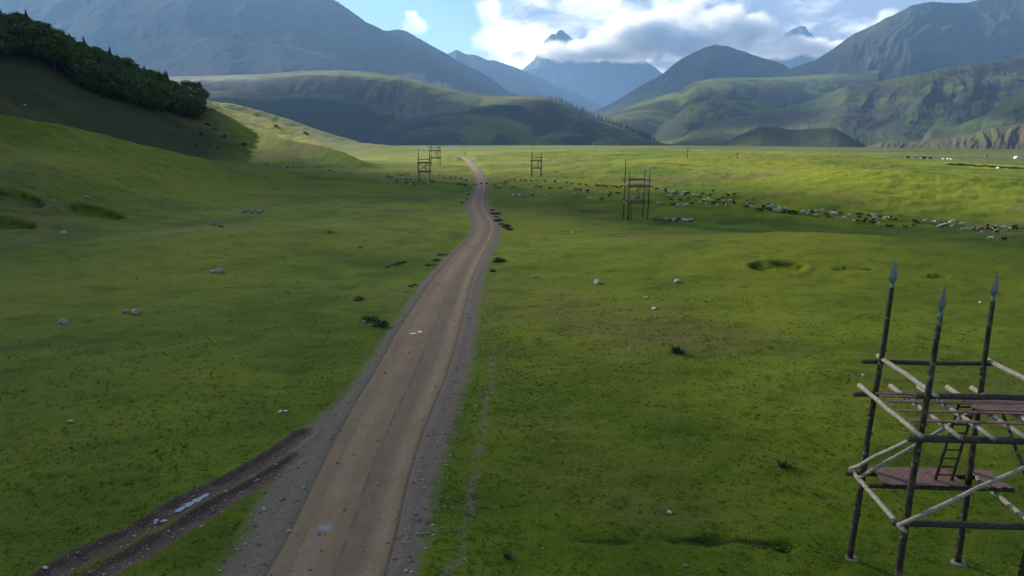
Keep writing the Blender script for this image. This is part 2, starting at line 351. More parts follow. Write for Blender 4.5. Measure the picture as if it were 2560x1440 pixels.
def build_ground():
    rs = [3.0]
    while rs[-1] < 26000:
        r = rs[-1]; st = min(max(r * r / CAMH * .0015, .05), r * .0075) if r < 1200 else r * .03
        if r < 14: st = .5
        rs.append(r + st)
    rs = np.array([q for q in rs if q < 12600])
    fine = np.arange(-52, 44, .088); th = np.radians(np.concatenate([fine, np.arange(44, 308, 2.0)])); nc = len(th)
    rr, tt = np.meshgrid(rs, th, indexing='ij'); x = rr * np.sin(tt); y = rr * np.cos(tt)
    sh = x.shape; x = x.ravel(); y = y.ravel()
    z, sd, tn, u, soil = ground(x, y, True); prim = PITRIM[0]; far = sst((np.hypot(x, y) - np.interp(np.arctan2(x, y), _et, _er) - 15) / 60)
    d1 = dist_poly(x, y, RUT1); d2 = dist_poly(x, y, RUT2)
    rut = np.maximum(.56 - d1, .50 - d2); rut = np.maximum(rut, -3)
    worn = np.exp(-(dist_poly(x, y, WORN) / .5) ** 2) * .8; ditch = np.maximum(np.exp(-(dist_poly(x, y, DITCH) / .22) ** 2) * sst(.55 + 1.2 * pn(x / 2.6, y / 2.6, 19)), prim)  # ditch mask also carries the pit walls, shaded by colour
    t2 = np.arctan2(x, y); r2 = np.hypot(x, y); zh, t, zc = near_hills[1](t2, r2)
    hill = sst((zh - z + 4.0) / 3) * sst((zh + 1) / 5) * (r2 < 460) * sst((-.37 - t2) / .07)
    F = grid_faces(sh[0], sh[1], True)
    sdf = sd[F].max(1); rf = rut[F].max(1)
    isroad = (sdf > -.9) & (r2[F[:, 0]] < 700); istrack = (~isroad) & (rf > -.25)
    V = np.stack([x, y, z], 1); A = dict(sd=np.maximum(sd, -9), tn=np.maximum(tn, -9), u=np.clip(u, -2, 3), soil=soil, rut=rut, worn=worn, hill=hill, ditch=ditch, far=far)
    def sub(name, mask, lab, cat):
        f = F[mask]; idx = np.unique(f); mp = np.zeros(len(V), np.int64); mp[idx] = np.arange(len(idx))
        o = np_mesh(name, V[idx], mp[f], GROUND, {k: v[idx] for k, v in A.items()}); tag(o, None, None, None, 'structure'); return o
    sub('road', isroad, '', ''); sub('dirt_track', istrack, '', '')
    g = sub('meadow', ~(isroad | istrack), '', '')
build_ground()

# ------------------------------------------------------------------ hills and mountains
def mountain_mat(name, green, brown, rock, k, patch=.5, slopew=.5):
    m, nt, b = new_mat(name, .95, .05)
    P = nt.coord('Object')
    n1 = nt.noise(P, 1.0 / (k * 6), 7, .62, .6); n2 = nt.noise(P, 1.0 / (k * 1.3), 6, .65, .3)
    sep = nt.new('ShaderNodeSeparateXYZ'); nt.put(sep.inputs[0], nt.new('ShaderNodeNewGeometry').outputs['Normal'])
    steep = nt.ss(nt.math('ADD', sep.outputs[2], nt.math('MULTIPLY', nt.math('SUBTRACT', n2, .5), .25)), .97, .80)
    c = nt.mix(nt.ss(nt.math('ADD', n1, nt.math('MULTIPLY', steep, slopew * .3)), patch, patch + .16), green, brown)
    c = nt.mix(nt.math('MULTIPLY', nt.ss(n2, .55, .72), nt.ss(steep, .2, .9, .1, .6)), c, rock)
    nt.l.new(c, b.inputs['Base Color'])
    nt.l.new(nt.bump(n2, .35, k * .10), b.inputs['Normal'])
    return m
SOFT = {}
def mountain(name, hills, mat, t0, t1, r0, r1, gully=.1, gk=26., seed=0, nth=620, nr=260, bumps=None, sc=None, base=VAL - 60, pool=8.0):
    th = np.linspace(t0, t1, nth); rs = np.geomspace(r0, r1, nr)
    rr, tt = np.meshgrid(rs, th, indexing='ij'); x = rr * np.sin(tt); y = rr * np.cos(tt)
    z = np.full(x.shape, base - 30.0); k = sc or (r0 * .06); soft = SOFT.get(name, 1.1)
    for i, h in enumerate(hills):
        wx = fbm(x / (k * 3), y / (k * 3), 3, seed + 70) * .015
        zh, t, zc = h(tt + wx * .6 * 0, rr)
        H = np.maximum(zc - h.base, 0); env = np.clip(t, 0, 1) * (1 - .75 * sst((t - .75) / .25)) * (.4 if h.plat else 1)
        gl = ridged(tt * gk + fbm(x / (k * 6), y / (k * 6), 3, seed + 5) * .45, t * 1.3 + i * 7.7, 5, seed + i * 9) - .55
        hl = fbm(x / (k * 1.6), y / (k * 1.6), 5, seed + 33) * .5
        zh = zh + H * gully * .62 * (gl * env * 1.2 + hl * env * soft) + fbm(x / (k * .25), y / (k * .25), 3, seed + 3) * H * .004
        z = smax(zh, z, pool)
    if bumps is not None: z = bumps(z, tt, rr, x, y)
    z = np.where((rr >= r1 * .999), base - 30, z)
    o = np_mesh(name, np.stack([x.ravel(), y.ravel(), z.ravel()], 1), grid_faces(nr, nth), mat); tag(o, kind='structure')
    return o
def ta(px): return math.atan2(px - 1280.0, FPX * CP + 390 * SP)

G_A = (.075, .098, .022); B_A = (.058, .050, .036); K_A = (.115, .095, .080)
mm_mid = mountain_mat('hill_grass', (.078, .104, .020), (.028, .030, .019), (.058, .050, .040), 60, .42, .9)
mm_right = mountain_mat('hill_grass_scree', (.054, .072, .020), (.038, .035, .026), (.074, .060, .050), 60, .44, .7)
mm_far = mountain_mat('mountain_slopes', (.034, .044, .018), (.026, .027, .020), (.052, .048, .044), 260, .45, .4)
mm_bluff = mountain_mat('eroded_bluffs', (.080, .090, .034), (.082, .062, .050), (.105, .076, .064), 40, .40, .8)
mm_rock = mountain_mat('bare_rock', (.060, .062, .060), (.050, .050, .052), (.11, .11, .115), 300, .45, .4)

# far ranges first
M1 = [Hill([(-700, -60, 8200), (-300, -30, 8000), (0, -40, 7800), (200, -70, 7700), (450, -120, 7600), (650, -90, 7500), (780, -35, 7400), (850, 8, 7300), (884, 30, 7250), (917, 55, 7200), (964, 77, 7100), (1011, 96, 7000), (1052, 113, 6900), (1078, 136, 6800), (1105, 151, 6700), (1132, 168, 6600), (1170, 198, 6500), (1220, 230, 6400), (1290, 262, 6300), (1380, 320, 6200)], 3600, 2500, -60, 1.15, .03, .004),
      Hill([(120, 230, 6200), (300, 178, 6100), (370, 140, 6000), (437, 124, 5900), (490, 102, 5850), (524, 91, 5800), (564, 95, 5750), (615, 108, 5700), (700, 113, 5600), (780, 130, 5600), (860, 165, 5500), (960, 215, 5400), (1060, 260, 5300)], 1900, 900, -60, 1.1, .03, .004)]
mountain('mountain', M1, mm_far, ta(-900), ta(1480), 3400, 11000, .05, 14, 100, 700, 280, sc=420, pool=60)
M2 = [Hill([(820, 90, 9000), (900, 80, 8900), (964, 75, 8800), (994, 72, 8750), (1018, 79, 8700), (1052, 97, 8650), (1085, 116, 8600), (1115, 134, 8500), (1142, 151, 8400), (1169, 165, 8300), (1203, 181, 8200), (1230, 197, 8100), (1253, 215, 8000), (1277, 232, 7900), (1340, 262, 7800), (1400, 300, 7700)], 2400, 2200, -60, 1.1, .03, .003)]
mountain('mountain', M2, mm_far, ta(700), ta(1500), 5200, 11300, .07, 20, 200, 420, 200, sc=500, pool=60)
M3 = [Hill([(1000, 150, 11600), (1112, 135, 11500), (1139, 124, 11500), (1159, 134, 11500), (1186, 138, 11400), (1220, 149, 11400), (1253, 156, 11400), (1310, 175, 11400), (1400, 215, 11300), (1500, 260, 11300)], 3200, 1000, -80, 1.2, .03, .003)]
mountain('mountain', M3, mm_far, ta(950), ta(1620), 6400, 12700, .12, 22, 300, 420, 200, sc=600, pool=60)
M4 = [Hill([(1150, 260, 15000), (1215, 215, 15000), (1330, 172, 15000), (1420, 146, 15000), (1500, 128, 15000), (1560, 126, 15000), (1606, 145, 15000), (1633, 165, 15000), (1653, 181, 15000), (1720, 230, 15000), (1800, 270, 15000)], 1500, 1500, 200, 1.1, .02, .003)]
mountain('mountain', M4, mm_far, ta(1120), ta(1840), 13900, 17000, .13, 34, 350, 420, 160, sc=420, base=130, pool=60)
M5 = [Hill([(1440, 300, 6400), (1500, 272, 6500), (1560, 240, 6600), (1600, 215, 6700), (1650, 188, 6800), (1700, 150, 6900), (1733, 130, 6950), (1760, 118, 7000), (1790, 113, 7000), (1820, 115, 7000), (1850, 127, 7000), (1900, 142, 7000), (1940, 152, 7000), (1975, 172, 7000), (2050, 210, 7000), (2150, 250, 6900)], 2300, 1500, -60, 1.2, .03, .004)]
mountain('mountain', M5, mm_far, ta(1350), ta(2300), 4200, 9000, .10, 18, 400, 460, 220, sc=420, pool=50)
M6 = [Hill([(1780, 290, 5600), (1860, 240, 5700), (1920, 200, 5800), (1975, 171, 5900), (2036, 151, 5950), (2086, 118, 6000), (2137, 81, 6050), (2170, 67, 6100), (2221, 44, 6100), (2254, 25, 6150), (2288, 10, 6200), (2330, 2, 6200), (2400, 6, 6250), (2480, -6, 6300), (2600, -30, 6350), (2800, -70, 6400), (3100, -60, 6400), (3500, 0, 6400)], 2700, 2500, -60, 1.1, .03, .003)]
mountain('mountain', M6, mm_far, ta(1650), ta(3600), 3100, 9200, .11, 18, 500, 640, 280, sc=380, pool=50)
SOFT.update(hill=3.2)
# middle hills
P1 = [Hill([(330, 205, 4200), (420, 192, 4150), (520, 189, 4100), (650, 186, 4000), (760, 176, 3950), (850, 175, 3900), (934, 181, 3850), (1001, 191, 3800), (1052, 201, 3750), (1102, 215, 3700), (1152, 225, 3650), (1203, 235, 3600), (1270, 240, 3500), (1337, 240, 3400), (1371, 243, 3350), (1421, 262, 3250), (1455, 279, 3150), (1505, 302, 3000), (1572, 326, 2750), (1606, 339, 2600), (1640, 362, 2400)], 1080, 700, -88, 1.3, .02, .003, plat=.38),
      Hill([(380, 236, 3050), (450, 230, 3030), (511, 226, 3000), (650, 228, 2950), (760, 227, 2900), (840, 232, 2850), (900, 245, 2800), (980, 275, 2700)], 620, 300, -90, 1.2, .02, .004, plat=.30),
      Hill([(960, 318, 2350), (1010, 300, 2350), (1065, 288, 2350), (1100, 281, 2350), (1170, 277, 2350), (1230, 283, 2330), (1270, 292, 2300), (1330, 315, 2250)], 520, 160, -90, 1.1, .035, .012, plat=.3),
      Hill([(1010, 335, 2080), (1060, 324, 2080), (1120, 321, 2080), (1180, 324, 2060), (1230, 335, 2050)], 330, 120, -88, 1.1, .035, .012, plat=.3),
      Hill([(1340, 345, 2000), (1390, 328, 2050), (1420, 320, 2050), (1460, 322, 2050), (1500, 332, 2000), (1535, 346, 1950)], 330, 160, -88, 1.0, .03, .01, plat=.2),
      Hill([(1480, 356, 1650), (1520, 345, 1700), (1560, 342, 1720), (1610, 347, 1700), (1660, 358, 1650), (1720, 368, 1600)], 300, 160, -80, 1.0, .03, .01),
      Hill([(1540, 330, 2500), (1400, 300, 2550), (1330, 275, 2600), (1290, 262, 2650), (1240, 262, 2680), (1180, 268, 2700)], 450, 180, -88, 1.0, .03, .008)]
mountain('hill', P1, mm_mid, ta(150), ta(1780), 1250, 5600, .040, 30, 600, 900, 420, sc=170, pool=14)
R1 = [Hill([(1490, 302, 4000), (1505, 292, 4050), (1560, 268, 4150), (1640, 242, 4250), (1700, 228, 4300), (1720, 214, 4350), (1740, 204, 4400), (1780, 197, 4450), (1818, 195, 4450), (1900, 194, 4500), (1990, 190, 4500), (2080, 185, 4500), (2200, 175, 4500)], 1500, 600, -90, 1.1, .02, .003, plat=.22),
      Hill([(1640, 330, 3300), (1690, 290, 3350), (1720, 262, 3400), (1780, 250, 3450), (1860, 252, 3450), (1960, 260, 3400)], 800, 300, -90, 1.1, .02, .003)]
mountain('hill', R1, mm_mid, ta(1440), ta(2300), 2100, 5600, .05, 18, 700, 520, 260, sc=240, pool=16)
R2 = [Hill([(1690, 350, 2700), (1740, 328, 2800), (1800, 306, 2900), (1834, 298, 2950), (1935, 276, 3050), (2002, 259, 3100), (2070, 232, 3150), (2120, 215, 3150), (2204, 202, 3200), (2288, 185, 3200), (2372, 168, 3250), (2440, 160, 3250), (2506, 150, 3300), (2600, 140, 3300), (2800, 110, 3300), (3200, 100, 3300)], 1500, 700, -88, 1.35, .02, .003),
      Hill([(1790, 366, 1750), (1801, 362, 1760), (1851, 336, 1800), (1902, 316, 1850), (1942, 318, 1850), (1986, 326, 1850), (2036, 323, 1850), (2080, 319, 1850), (2103, 329, 1830), (2137, 349, 1800), (2170, 366, 1780)], 560, 300, -56, 1.0, .012, .005),
      Hill([(2330, 318, 2250), (2400, 312, 2250), (2459, 287, 2300), (2510, 255, 2350), (2560, 218, 2400), (2700, 150, 2450), (3000, 120, 2450)], 700, 500, -88, 1.2, .02, .003)]
mountain('hill', R2, mm_right, ta(1620), ta(3300), 1300, 4600, .055, 22, 800, 900, 360, sc=150, pool=12)
R5 = [Hill([(2150, 369, 1480), (2177, 364, 1480), (2204, 356, 1490), (2240, 354, 1500), (2271, 356, 1500), (2322, 351, 1510), (2372, 345, 1520), (2430, 335, 1530), (2473, 322, 1550), (2560, 308, 1560), (2700, 290, 1560), (3000, 270, 1560)], 300, 420, -52, 1.0, .02, .002)]
mountain('bluff', R5, mm_bluff, ta(2060), ta(3100), 1150, 2100, .16, 70, 900, 560, 160, sc=60, pool=4)
# summits standing out of the cloud bank
def peak(px0, px1, pts, D, seed):
    h = [Hill([(a, b, D) for a, b in pts], 1000, 1000, 1200, .8, .004, .0012)]
    mountain('mountain_peak', h, mm_rock, ta(px0), ta(px1), D - 1300, D + 1400, .22, 60, seed, 300, 120, sc=260, base=1130, pool=20)
peak(1250, 1560, [(1270, 200), (1335, 150), (1350, 118), (1361, 101), (1381, 84), (1388, 86), (1394, 79), (1404, 73), (1412, 80), (1421, 87), (1431, 96), (1460, 125), (1490, 150), (1540, 200)], 16500, 31)
peak(1830, 2240, [(1850, 200), (1925, 150), (1962, 80), (1986, 72), (2002, 64), (2014, 59), (2022, 68), (2029, 70), (2041, 80), (2060, 100), (2083, 92), (2100, 85), (2108, 88), (2120, 88), (2150, 120), (2220, 200)], 16500, 47)

# ------------------------------------------------------------------ air and clouds
def build_haze():
    bm = bmesh.new(); bmesh.ops.create_cube(bm, size=1.0)
    for v in bm.verts: v.co = Vector((v.co.x * 26400, v.co.y * 26400, 1215 + v.co.z * 2680))
    m = bpy.data.materials.new('haze_air'); m.use_nodes = True; nt = NT(m.node_tree); nt.n.clear()
    out = nt.new('ShaderNodeOutputMaterial'); v = nt.new('ShaderNodeVolumePrincipled')
    v.inputs['Color'].default_value = HAZE_COL; v.inputs['Density'].default_value = HAZE_DENS; v.inputs['Anisotropy'].default_value = .25
    nt.l.new(v.outputs[0], out.inputs['Volume']); o = bm_obj('haze', bm, m, smooth=False); tag(o, kind='stuff')
HAZE_COL = (.30, .56, 1.0, 1); HAZE_DENS = 4.3e-5
build_haze()

def cloud_bank():
    x0, _, z0 = at_depth(1230, 190, 13900); x1, _, z1 = at_depth(2330, 0, 13900)
    bm = bmesh.new(); bmesh.ops.create_icosphere(bm, subdivisions=4, radius=1.0)
    cx, cz = (x0 + x1) / 2, (z0 + z1) / 2; sx, sz = (x1 - x0) / 2 * 1.05, (z1 - z0) / 2 * 1.05
    for v in bm.verts:
        p = v.co; k = 1 / max(abs(p.x), abs(p.z), .55) ** .6; v.co = Vector((p.x * sx * k, p.y * 440, p.z * sz * k))
    m = bpy.data.materials.new('cloud_vapour'); m.use_nodes = True; nt = NT(m.node_tree); nt.n.clear()
    out = nt.new('ShaderNodeOutputMaterial'); v = nt.new('ShaderNodeVolumePrincipled'); P = nt.coord('Object')
    sep = nt.new('ShaderNodeSeparateXYZ'); nt.put(sep.inputs[0], P); X, Y, Z = sep.outputs
    px = lambda v_: (v_ - 1280) * 8.54 - cx            # picture column to metres at the bank
    zz = lambda v_: (325 - v_) * 8.45 + 13 - cz
    n = nt.noise(nt.map(P, (1, 1, 1.25)), 1 / 520.0, 7, .60, .35)
    d = None
    for a, b, ra, rb, amp in ((1490, 140, 200, 34, .52), (1640, 112, 200, 62, .62), (1800, 102, 125, 62, .55), (1930, 134, 150, 27, .56), (2060, 140, 150, 25, .52), (1350, 139, 120, 20, .42), (1290, 152, 60, 12, .36), (1560, 95, 90, 50, .40), (1720, 70, 130, 50, .42), (2200, 95, 110, 60, .4)):
        dx = nt.math('DIVIDE', nt.math('SUBTRACT', X, px(a)), ra * 8.54); dz = nt.math('DIVIDE', nt.math('SUBTRACT', Z, zz(b)), rb * 8.45)
        q = nt.math('ADD', nt.math('MULTIPLY', dx, dx), nt.math('MULTIPLY', dz, dz))
        q = nt.math('MULTIPLY', nt.ss(q, 0, 1.5, 1, 0), amp); d = q if d is None else nt.math('MAXIMUM', d, q)
    dy = nt.math('DIVIDE', Y, 430.0); d = nt.math('SUBTRACT', d, nt.math('MULTIPLY', nt.math('MULTIPLY', dy, dy), .22))
    dens = nt.ss(nt.math('ADD', d, nt.math('MULTIPLY', nt.math('SUBTRACT', n, .5), 1.5)), .20, .62)
    v.inputs['Color'].default_value = (.97, .975, 1, 1); v.inputs['Anisotropy'].default_value = .35
    nt.l.new(nt.math('MULTIPLY', dens, .0065), v.inputs['Density']); nt.l.new(v.outputs[0], out.inputs['Volume'])
    m.cycles.volume_step_rate = 1.0
    o = bm_obj('cloud', bm, m); o.location = (cx, 13900, cz); tag(o, kind='structure')
cloud_bank()
def unseen_shade_cloud(gx, gy, alt, sx, sy, sz, rot, dens):
    """an unseen cloud, added up-sun to shade the ground point (gx, gy)"""
    s = alt / SD.z; c = Vector((gx, gy, 0)) + SD * s
    bm = bmesh.new(); bmesh.ops.create_icosphere(bm, subdivisions=4, radius=1.0)
    for v in bm.verts:
        p = v.co.normalized(); k = 1 + .28 * mnoise.noise(p * 1.7 + Vector((gx * .01, 3, 1))) + .12 * mnoise.noise(p * 4.1)
        v.co = Vector((p.x * sx * k, p.y * sy * k, p.z * sz * k * (1 if p.z > 0 else .5)))
    m = bpy.data.materials.new('added_shade_vapour'); m.use_nodes = True; nt = NT(m.node_tree); nt.n.clear()
    out = nt.new('ShaderNodeOutputMaterial'); v = nt.new('ShaderNodeVolumePrincipled'); v.inputs['Color'].default_value = (.97, .98, 1, 1)
    v.inputs['Density'].default_value = dens; nt.l.new(v.outputs[0], out.inputs['Volume'])
    o = bm_obj('cloud', bm, m); o.location = c; o.rotation_euler = (0, 0, rot); tag(o, kind='structure')
# unseen clouds above the air box, added to shade chosen stretches of land
unseen_shade_cloud(0, -26, 3000, 180, 72, 60, 0, .013)
unseen_shade_cloud(38, 108, 2900, 120, 27, 60, R(-45), .030)
unseen_shade_cloud(-185, 180, 2900, 118, 168, 90, R(10), .05)
unseen_shade_cloud(1250, 2950, 3100, 620, 260, 90, R(25), .007)
unseen_shade_cloud(1900, 2350, 3100, 330, 190, 90, R(35), .008)
unseen_shade_cloud(-350, 2150, 3100, 1250, 620, 130, 0, .012)
unseen_shade_cloud(-2300, 6300, 3200, 3700, 2100, 220, 0, .0022)
unseen_shade_cloud(3000, 6000, 3200, 1900, 1500, 200, 0, .0026)

# ------------------------------------------------------------------ materials of things
def wood_mat(name, c1, c2, scale=(6, 6, 1.2), rough=.85, bump=.4, spots=None):
    m, nt, b = new_mat(name, rough, .25); P = nt.coord('Object')
    n = nt.noise(nt.map(P, scale), 3.0, 6, .65, .4); c = nt.mix(nt.ss(n, .35, .66), c1, c2)
    if spots: c = nt.mix(nt.ss(nt.noise(P, 5.0, 5, .7), .56, .62), c, spots)
    nt.l.new(c, b.inputs['Base Color']); nt.l.new(nt.bump(n, bump, .02), b.inputs['Normal']); return m
M_BARK = wood_mat('bark_pole', (.030, .021, .013), (.075, .055, .034), (5, 5, 1.5), .9, .8, (.17, .135, .09))
M_PEEL = wood_mat('peeled_pole', (.25, .205, .145), (.42, .36, .275), (4, 4, 4), .7, .3)
M_PLANK = wood_mat('plank_board', (.125, .066, .050), (.235, .135, .105), (3, 3, 3), .75, .3)
M_LADDER = wood_mat('dark_ladder_wood', (.050, .032, .020), (.100, .066, .042), (4, 4, 2), .8, .4)
M_TIP, nt_, b_ = new_mat('spear_metal', .42, .5); b_.inputs['Metallic'].default_value = .75
_n = nt_.noise(nt_.coord('Object'), 6, 4, .6); nt_.l.new(nt_.mix(_n, (.16, .19, .21), (.32, .36, .38)), b_.inputs['Base Color'])
def stone_mat(name, a, c, sc=3.0):
    m, nt, b = new_mat(name, .9, .2); P = nt.coord('Object'); n = nt.noise(P, sc, 6, .65)
    nt.l.new(nt.mix(nt.ss(n, .35, .65), a, c), b.inputs['Base Color']); nt.l.new(nt.bump(n, .6, .05), b.inputs['Normal']); return m
M_STONE = stone_mat('pale_stone', (.25, .225, .20), (.46, .43, .39)); M_PINK = stone_mat('pinkish_stone', (.25, .19, .17), (.42, .34, .31)); M_WHITE = stone_mat('white_stone', (.34, .33, .31), (.55, .54, .51))
M_GREY = stone_mat('grey_stone', (.13, .125, .12), (.27, .26, .25)); M_CONC = stone_mat('concrete', (.13, .125, .10), (.24, .23, .20), 6)
M_PEEL_SHADED = wood_mat('shaded_pole', (.040, .031, .025), (.095, .075, .058), (5, 5, 5), .8, .4)  # pole wood darkened in colour for the cross beams' shaded side

def tube(bm, p0, p1, r0, r1=None, seg=10, rings=6, wob=.0, seed=0, knots=0):
    p0, p1 = Vector(p0), Vector(p1); r1 = r0 if r1 is None else r1; d = (p1 - p0); L = d.length; d.normalize()
    a = d.orthogonal().normalized(); b = d.cross(a); prev = None; first = None
    for i in range(rings + 1):
        t = i / rings; c = p0 + d * L * t; r = r0 + (r1 - r0) * t
        off = (a * mnoise.noise(Vector((t * 3, seed, 0))) + b * mnoise.noise(Vector((t * 3, seed, 9)))) * wob
        ring = []
        for k in range(seg):
            an = 2 * math.pi * k / seg; q = r * (1 + .10 * mnoise.noise(Vector((an, t * 9, seed))) * (wob > 0))
            ring.append(bm.verts.new(c + off + (a * math.cos(an) + b * math.sin(an)) * q))
        if prev:
            for k in range(seg): bm.faces.new((prev[k], prev[(k + 1) % seg], ring[(k + 1) % seg], ring[k]))
        else: first = ring
        prev = ring
    bm.faces.new(first[::-1]); bm.faces.new(prev)
    rr = random.Random(seed)
    for q in range(knots):
        t = rr.uniform(.04, .96); an = rr.uniform(0, 6.28); r = r0 + (r1 - r0) * t
        c = p0 + d * L * t + (a * mnoise.noise(Vector((t * 3, seed, 0))) + b * mnoise.noise(Vector((t * 3, seed, 9)))) * wob
        n = a * math.cos(an) + b * math.sin(an); w = r * rr.uniform(.30, .5)
        tube(bm, c + n * r * .5, c + n * (r + rr.uniform(.02, .055)) + d * .02, w, w * .65, 6, 1)
def box(bm, c, s, rot=None, bev=0.0, jit=0.0):
    vs = bmesh.ops.create_cube(bm, size=1.0)['verts']; c = Vector(c)
    for v in vs:
        p = Vector((v.co.x * s[0], v.co.y * s[1], v.co.z * s[2])); v.co = c + (rot @ p if rot else p)
    if bev: bmesh.ops.bevel(bm, geom=list({e for v in vs for e in v.link_edges}), offset=bev, segments=1, affect='EDGES')
def tmesh(name, mat, parent, p0, p1, r0, r1=None, wob=.02, seed=0, knots=0, seg=10, rings=8):
    bm = bmesh.new(); tube(bm, p0, p1, r0, r1, seg, rings, wob, seed, knots); return bm_obj(name, bm, mat, parent)

# ------------------------------------------------------------------ the pole towers
def spear_tip(parent, top, L=.74, w=.105, ang=0):
    bm = bmesh.new(); top = Vector(top)
    tube(bm, top - Vector((0, 0, .16)), top + Vector((0, 0, .10)), .060, .050, 10, 1)
    prof = [(0, .035), (.10, .060), (.26, w), (.55, w * .62), (1.0, .004)]; prev = None
    for t, q in prof:
        z = top.z + .08 + t * L; ring = []
        for k in range(4):
            an = ang + k * math.pi / 2; e = q if k % 2 == 0 else max(q * .30, .003)
            ring.append(bm.verts.new((top.x + math.cos(an) * e, top.y + math.sin(an) * e, z)))
        if prev:
            for k in range(4): bm.faces.new((prev[k], prev[(k + 1) % 4], ring[(k + 1) % 4], ring[k]))
        prev = ring
    bm.faces.new(prev)
    return bm_obj('spear_tip', bm, M_TIP, parent, False)
def ladder(name, root, a, b, w, rungs, side=Vector((1, 0, 0))):
    a, b = Vector(a), Vector(b); e = empty(name, (0, 0, 0)); e.parent = root; side = side.normalized()
    for s in (-.5, .5): tmesh('ladder_rail', M_LADDER, e, a + side * w * s, b + side * w * s * .92, .045, .04, .01, int(s * 10), 0, 8, 3)
    for i in range(rungs):
        t = (i + .6) / rungs; c = a.lerp(b, t); tmesh('rung', M_LADDER, e, c - side * w * .5, c + side * w * .5, .026, .026, 0, i, 0, 6, 1)
    return e
def tower(loc, rz, near=True, heights=(9.62, 9.28, 9.5, 9.4), deck2='near'):
    T = empty('pole_tower', loc, rz); X, Y = 1.64, 1.27
    corners = ((-X, Y), (X, Y), (-X, -Y), (X, -Y)); z1, z2, z3 = 2.88, 5.48, 6.5; r = .090
    K = 16 if near else 0; sg = 12 if near else 7
    for i, (x, y) in enumerate(corners):
        h = heights[i] - .85
        lx = (.13, -.36, .05, -.1)[i] if near else .03
        p = tmesh('post', M_BARK, T, (x, y, -.15), (x + lx, y + .02, h), r * 1.12, r * .72, .05 if near else .02, 10 + i, K, sg, 16 if near else 5)
        spear_tip(p, (x + lx, y + .02, h), ang=.25 * i - .3)
        bm = bmesh.new(); vs = bmesh.ops.create_cone(bm, cap_ends=True, segments=14, radius1=.24, radius2=.17, depth=.08)['verts']
        for v in vs: v.co = Vector((v.co.x * (1 + .2 * mnoise.noise(v.co * 3 + Vector((i, 0, 0)))), v.co.y, v.co.z + .03)) + Vector((x + .05, y, 0))
        bm_obj('footing', bm, M_CONC, T)
    def beam(name, a, b, rr=.078, mat=M_PEEL, s=0): return tmesh(name, mat, T, a, b, rr, rr * .88, .035 if near else 0, s, 0, sg, 6 if near else 2)
    o = r + .05
    # guard rails
    beam('rail', (-X - .35, Y + o, z3), (X + .25, Y + o, z3), .07, M_PEEL_SHADED, 1); beam('rail', (-X - .15, -Y + o, z3 + .02), (X + .5, -Y + o, z3 + .02), .085, M_PEEL_SHADED, 2)
    beam('rail', (-X + o, Y + .25, z3 + .15), (-X + o, -Y - .22, z3 + .16), .07, M_PEEL, 3); beam('rail', (X - o, Y + .25, z3 + .14), (X - o, -Y - .3, z3 + .14), .07, M_PEEL, 4)
    # upper floor
    beam('beam', (-X - .45, Y + o, z2), (X + .35, Y + o, z2), .085, M_PEEL_SHADED, 5); beam('beam', (-X - .35, -Y - .02 - o, z2), (X + .55, -Y - o, z2), .10, M_PEEL_SHADED, 6)
    for k, x in enumerate((-X - .19, -X + .72, -X + 1.52, -X + 2.35, -X + 3.05)): beam('joist', (x, Y + .45, z2 + .16), (x + .02, -Y - .42, z2 + .165), .07, M_PEEL, 20 + k)
    zt = z2 + .255
    def board(x0, x1, y, w=.11, t=.03):
        bm = bmesh.new(); box(bm, ((x0 + x1) / 2, y, zt + random.uniform(0, .012)), (x1 - x0, w, t), Matrix.Rotation(random.uniform(-.01, .01), 3, 'Z'), .004); return bm_obj('floor_board', bm, M_PLANK, T, False)
    if deck2 == 'near':
        for y, w in ((.86, .12), (.66, .12), (.30, .13), (-.30, .12), (-.92, .14)): board(-X - .1, X + .45, y, w)
        for k in range(6): board(-X + 2.0 + .1 * (k % 2), X + .4, .50 - k * .128 + .005, .12)
    else:
        for k in range(17): board(-X - .12, X + .15, Y - .05 - k * .152, .125)
    # lower floor
    beam('beam', (-X - .38, Y + o, z1), (X + .3, Y + o, z1), .08, M_BARK, 7); beam('beam', (-X - .12, .52, z1 + .13), (X + .62, .50, z1 + .13), .075, M_BARK, 8); beam('beam', (-X - .25, -Y + o, z1), (X + .55, -Y + o, z1 - .02), .10, M_PEEL_SHADED, 9)
    beam('side_beam', (-X + o - .02, Y + .25, z1 - .0), (-X - .0, -Y - .28, z1 + .02), .075, M_PEEL, 10) if False else beam('side_beam', (-X - o, Y + .35, z1 + .0), (-X - o, -Y - .28, z1), .075, M_PEEL, 10)
    beam('side_beam', (X + o, Y + .3, z1), (X + o, -Y - .35, z1), .075, M_PEEL, 11)
    for xs in ([(-X + .35 + k * .152) for k in range(15)], [X + .0 + k * .152 for k in range(4)]) if deck2 == 'near' else ([(-X + .1 + k * .152) for k in range(21)],):
        bm = bmesh.new()
        for k, x in enumerate(xs): box(bm, (x, Y - .35 + random.uniform(-.03, .03), z1 + .235 + random.uniform(0, .012)), (.149, 1.02, .03), Matrix.Rotation(random.uniform(-.02, .02), 3, 'Z'), .004)
        bm_obj('lower_floor', bm, M_PLANK, T, False)
    # braces
    beam('brace', (-X - .2, Y - o * 1.6, z1 + .02), (X - .2, Y - o * 1.6, z2 - .05), .055, M_PEEL, 12)
    beam('brace', (-X - o - .12, Y + .15, z1 + .15), (-X - o - .12, -Y - .12, z2 - .06), .06, M_PEEL, 13)
    beam('brace', (-X - .28, -Y - o - .08, z1 + .14), (X + .1, -Y - o - .12, z2 - .12), .06, M_PEEL, 14)
    beam('brace', (X + o + .12, Y - .1, z2 - .12), (X + o + .12, -Y, z1 + .1), .045, M_BARK, 15)
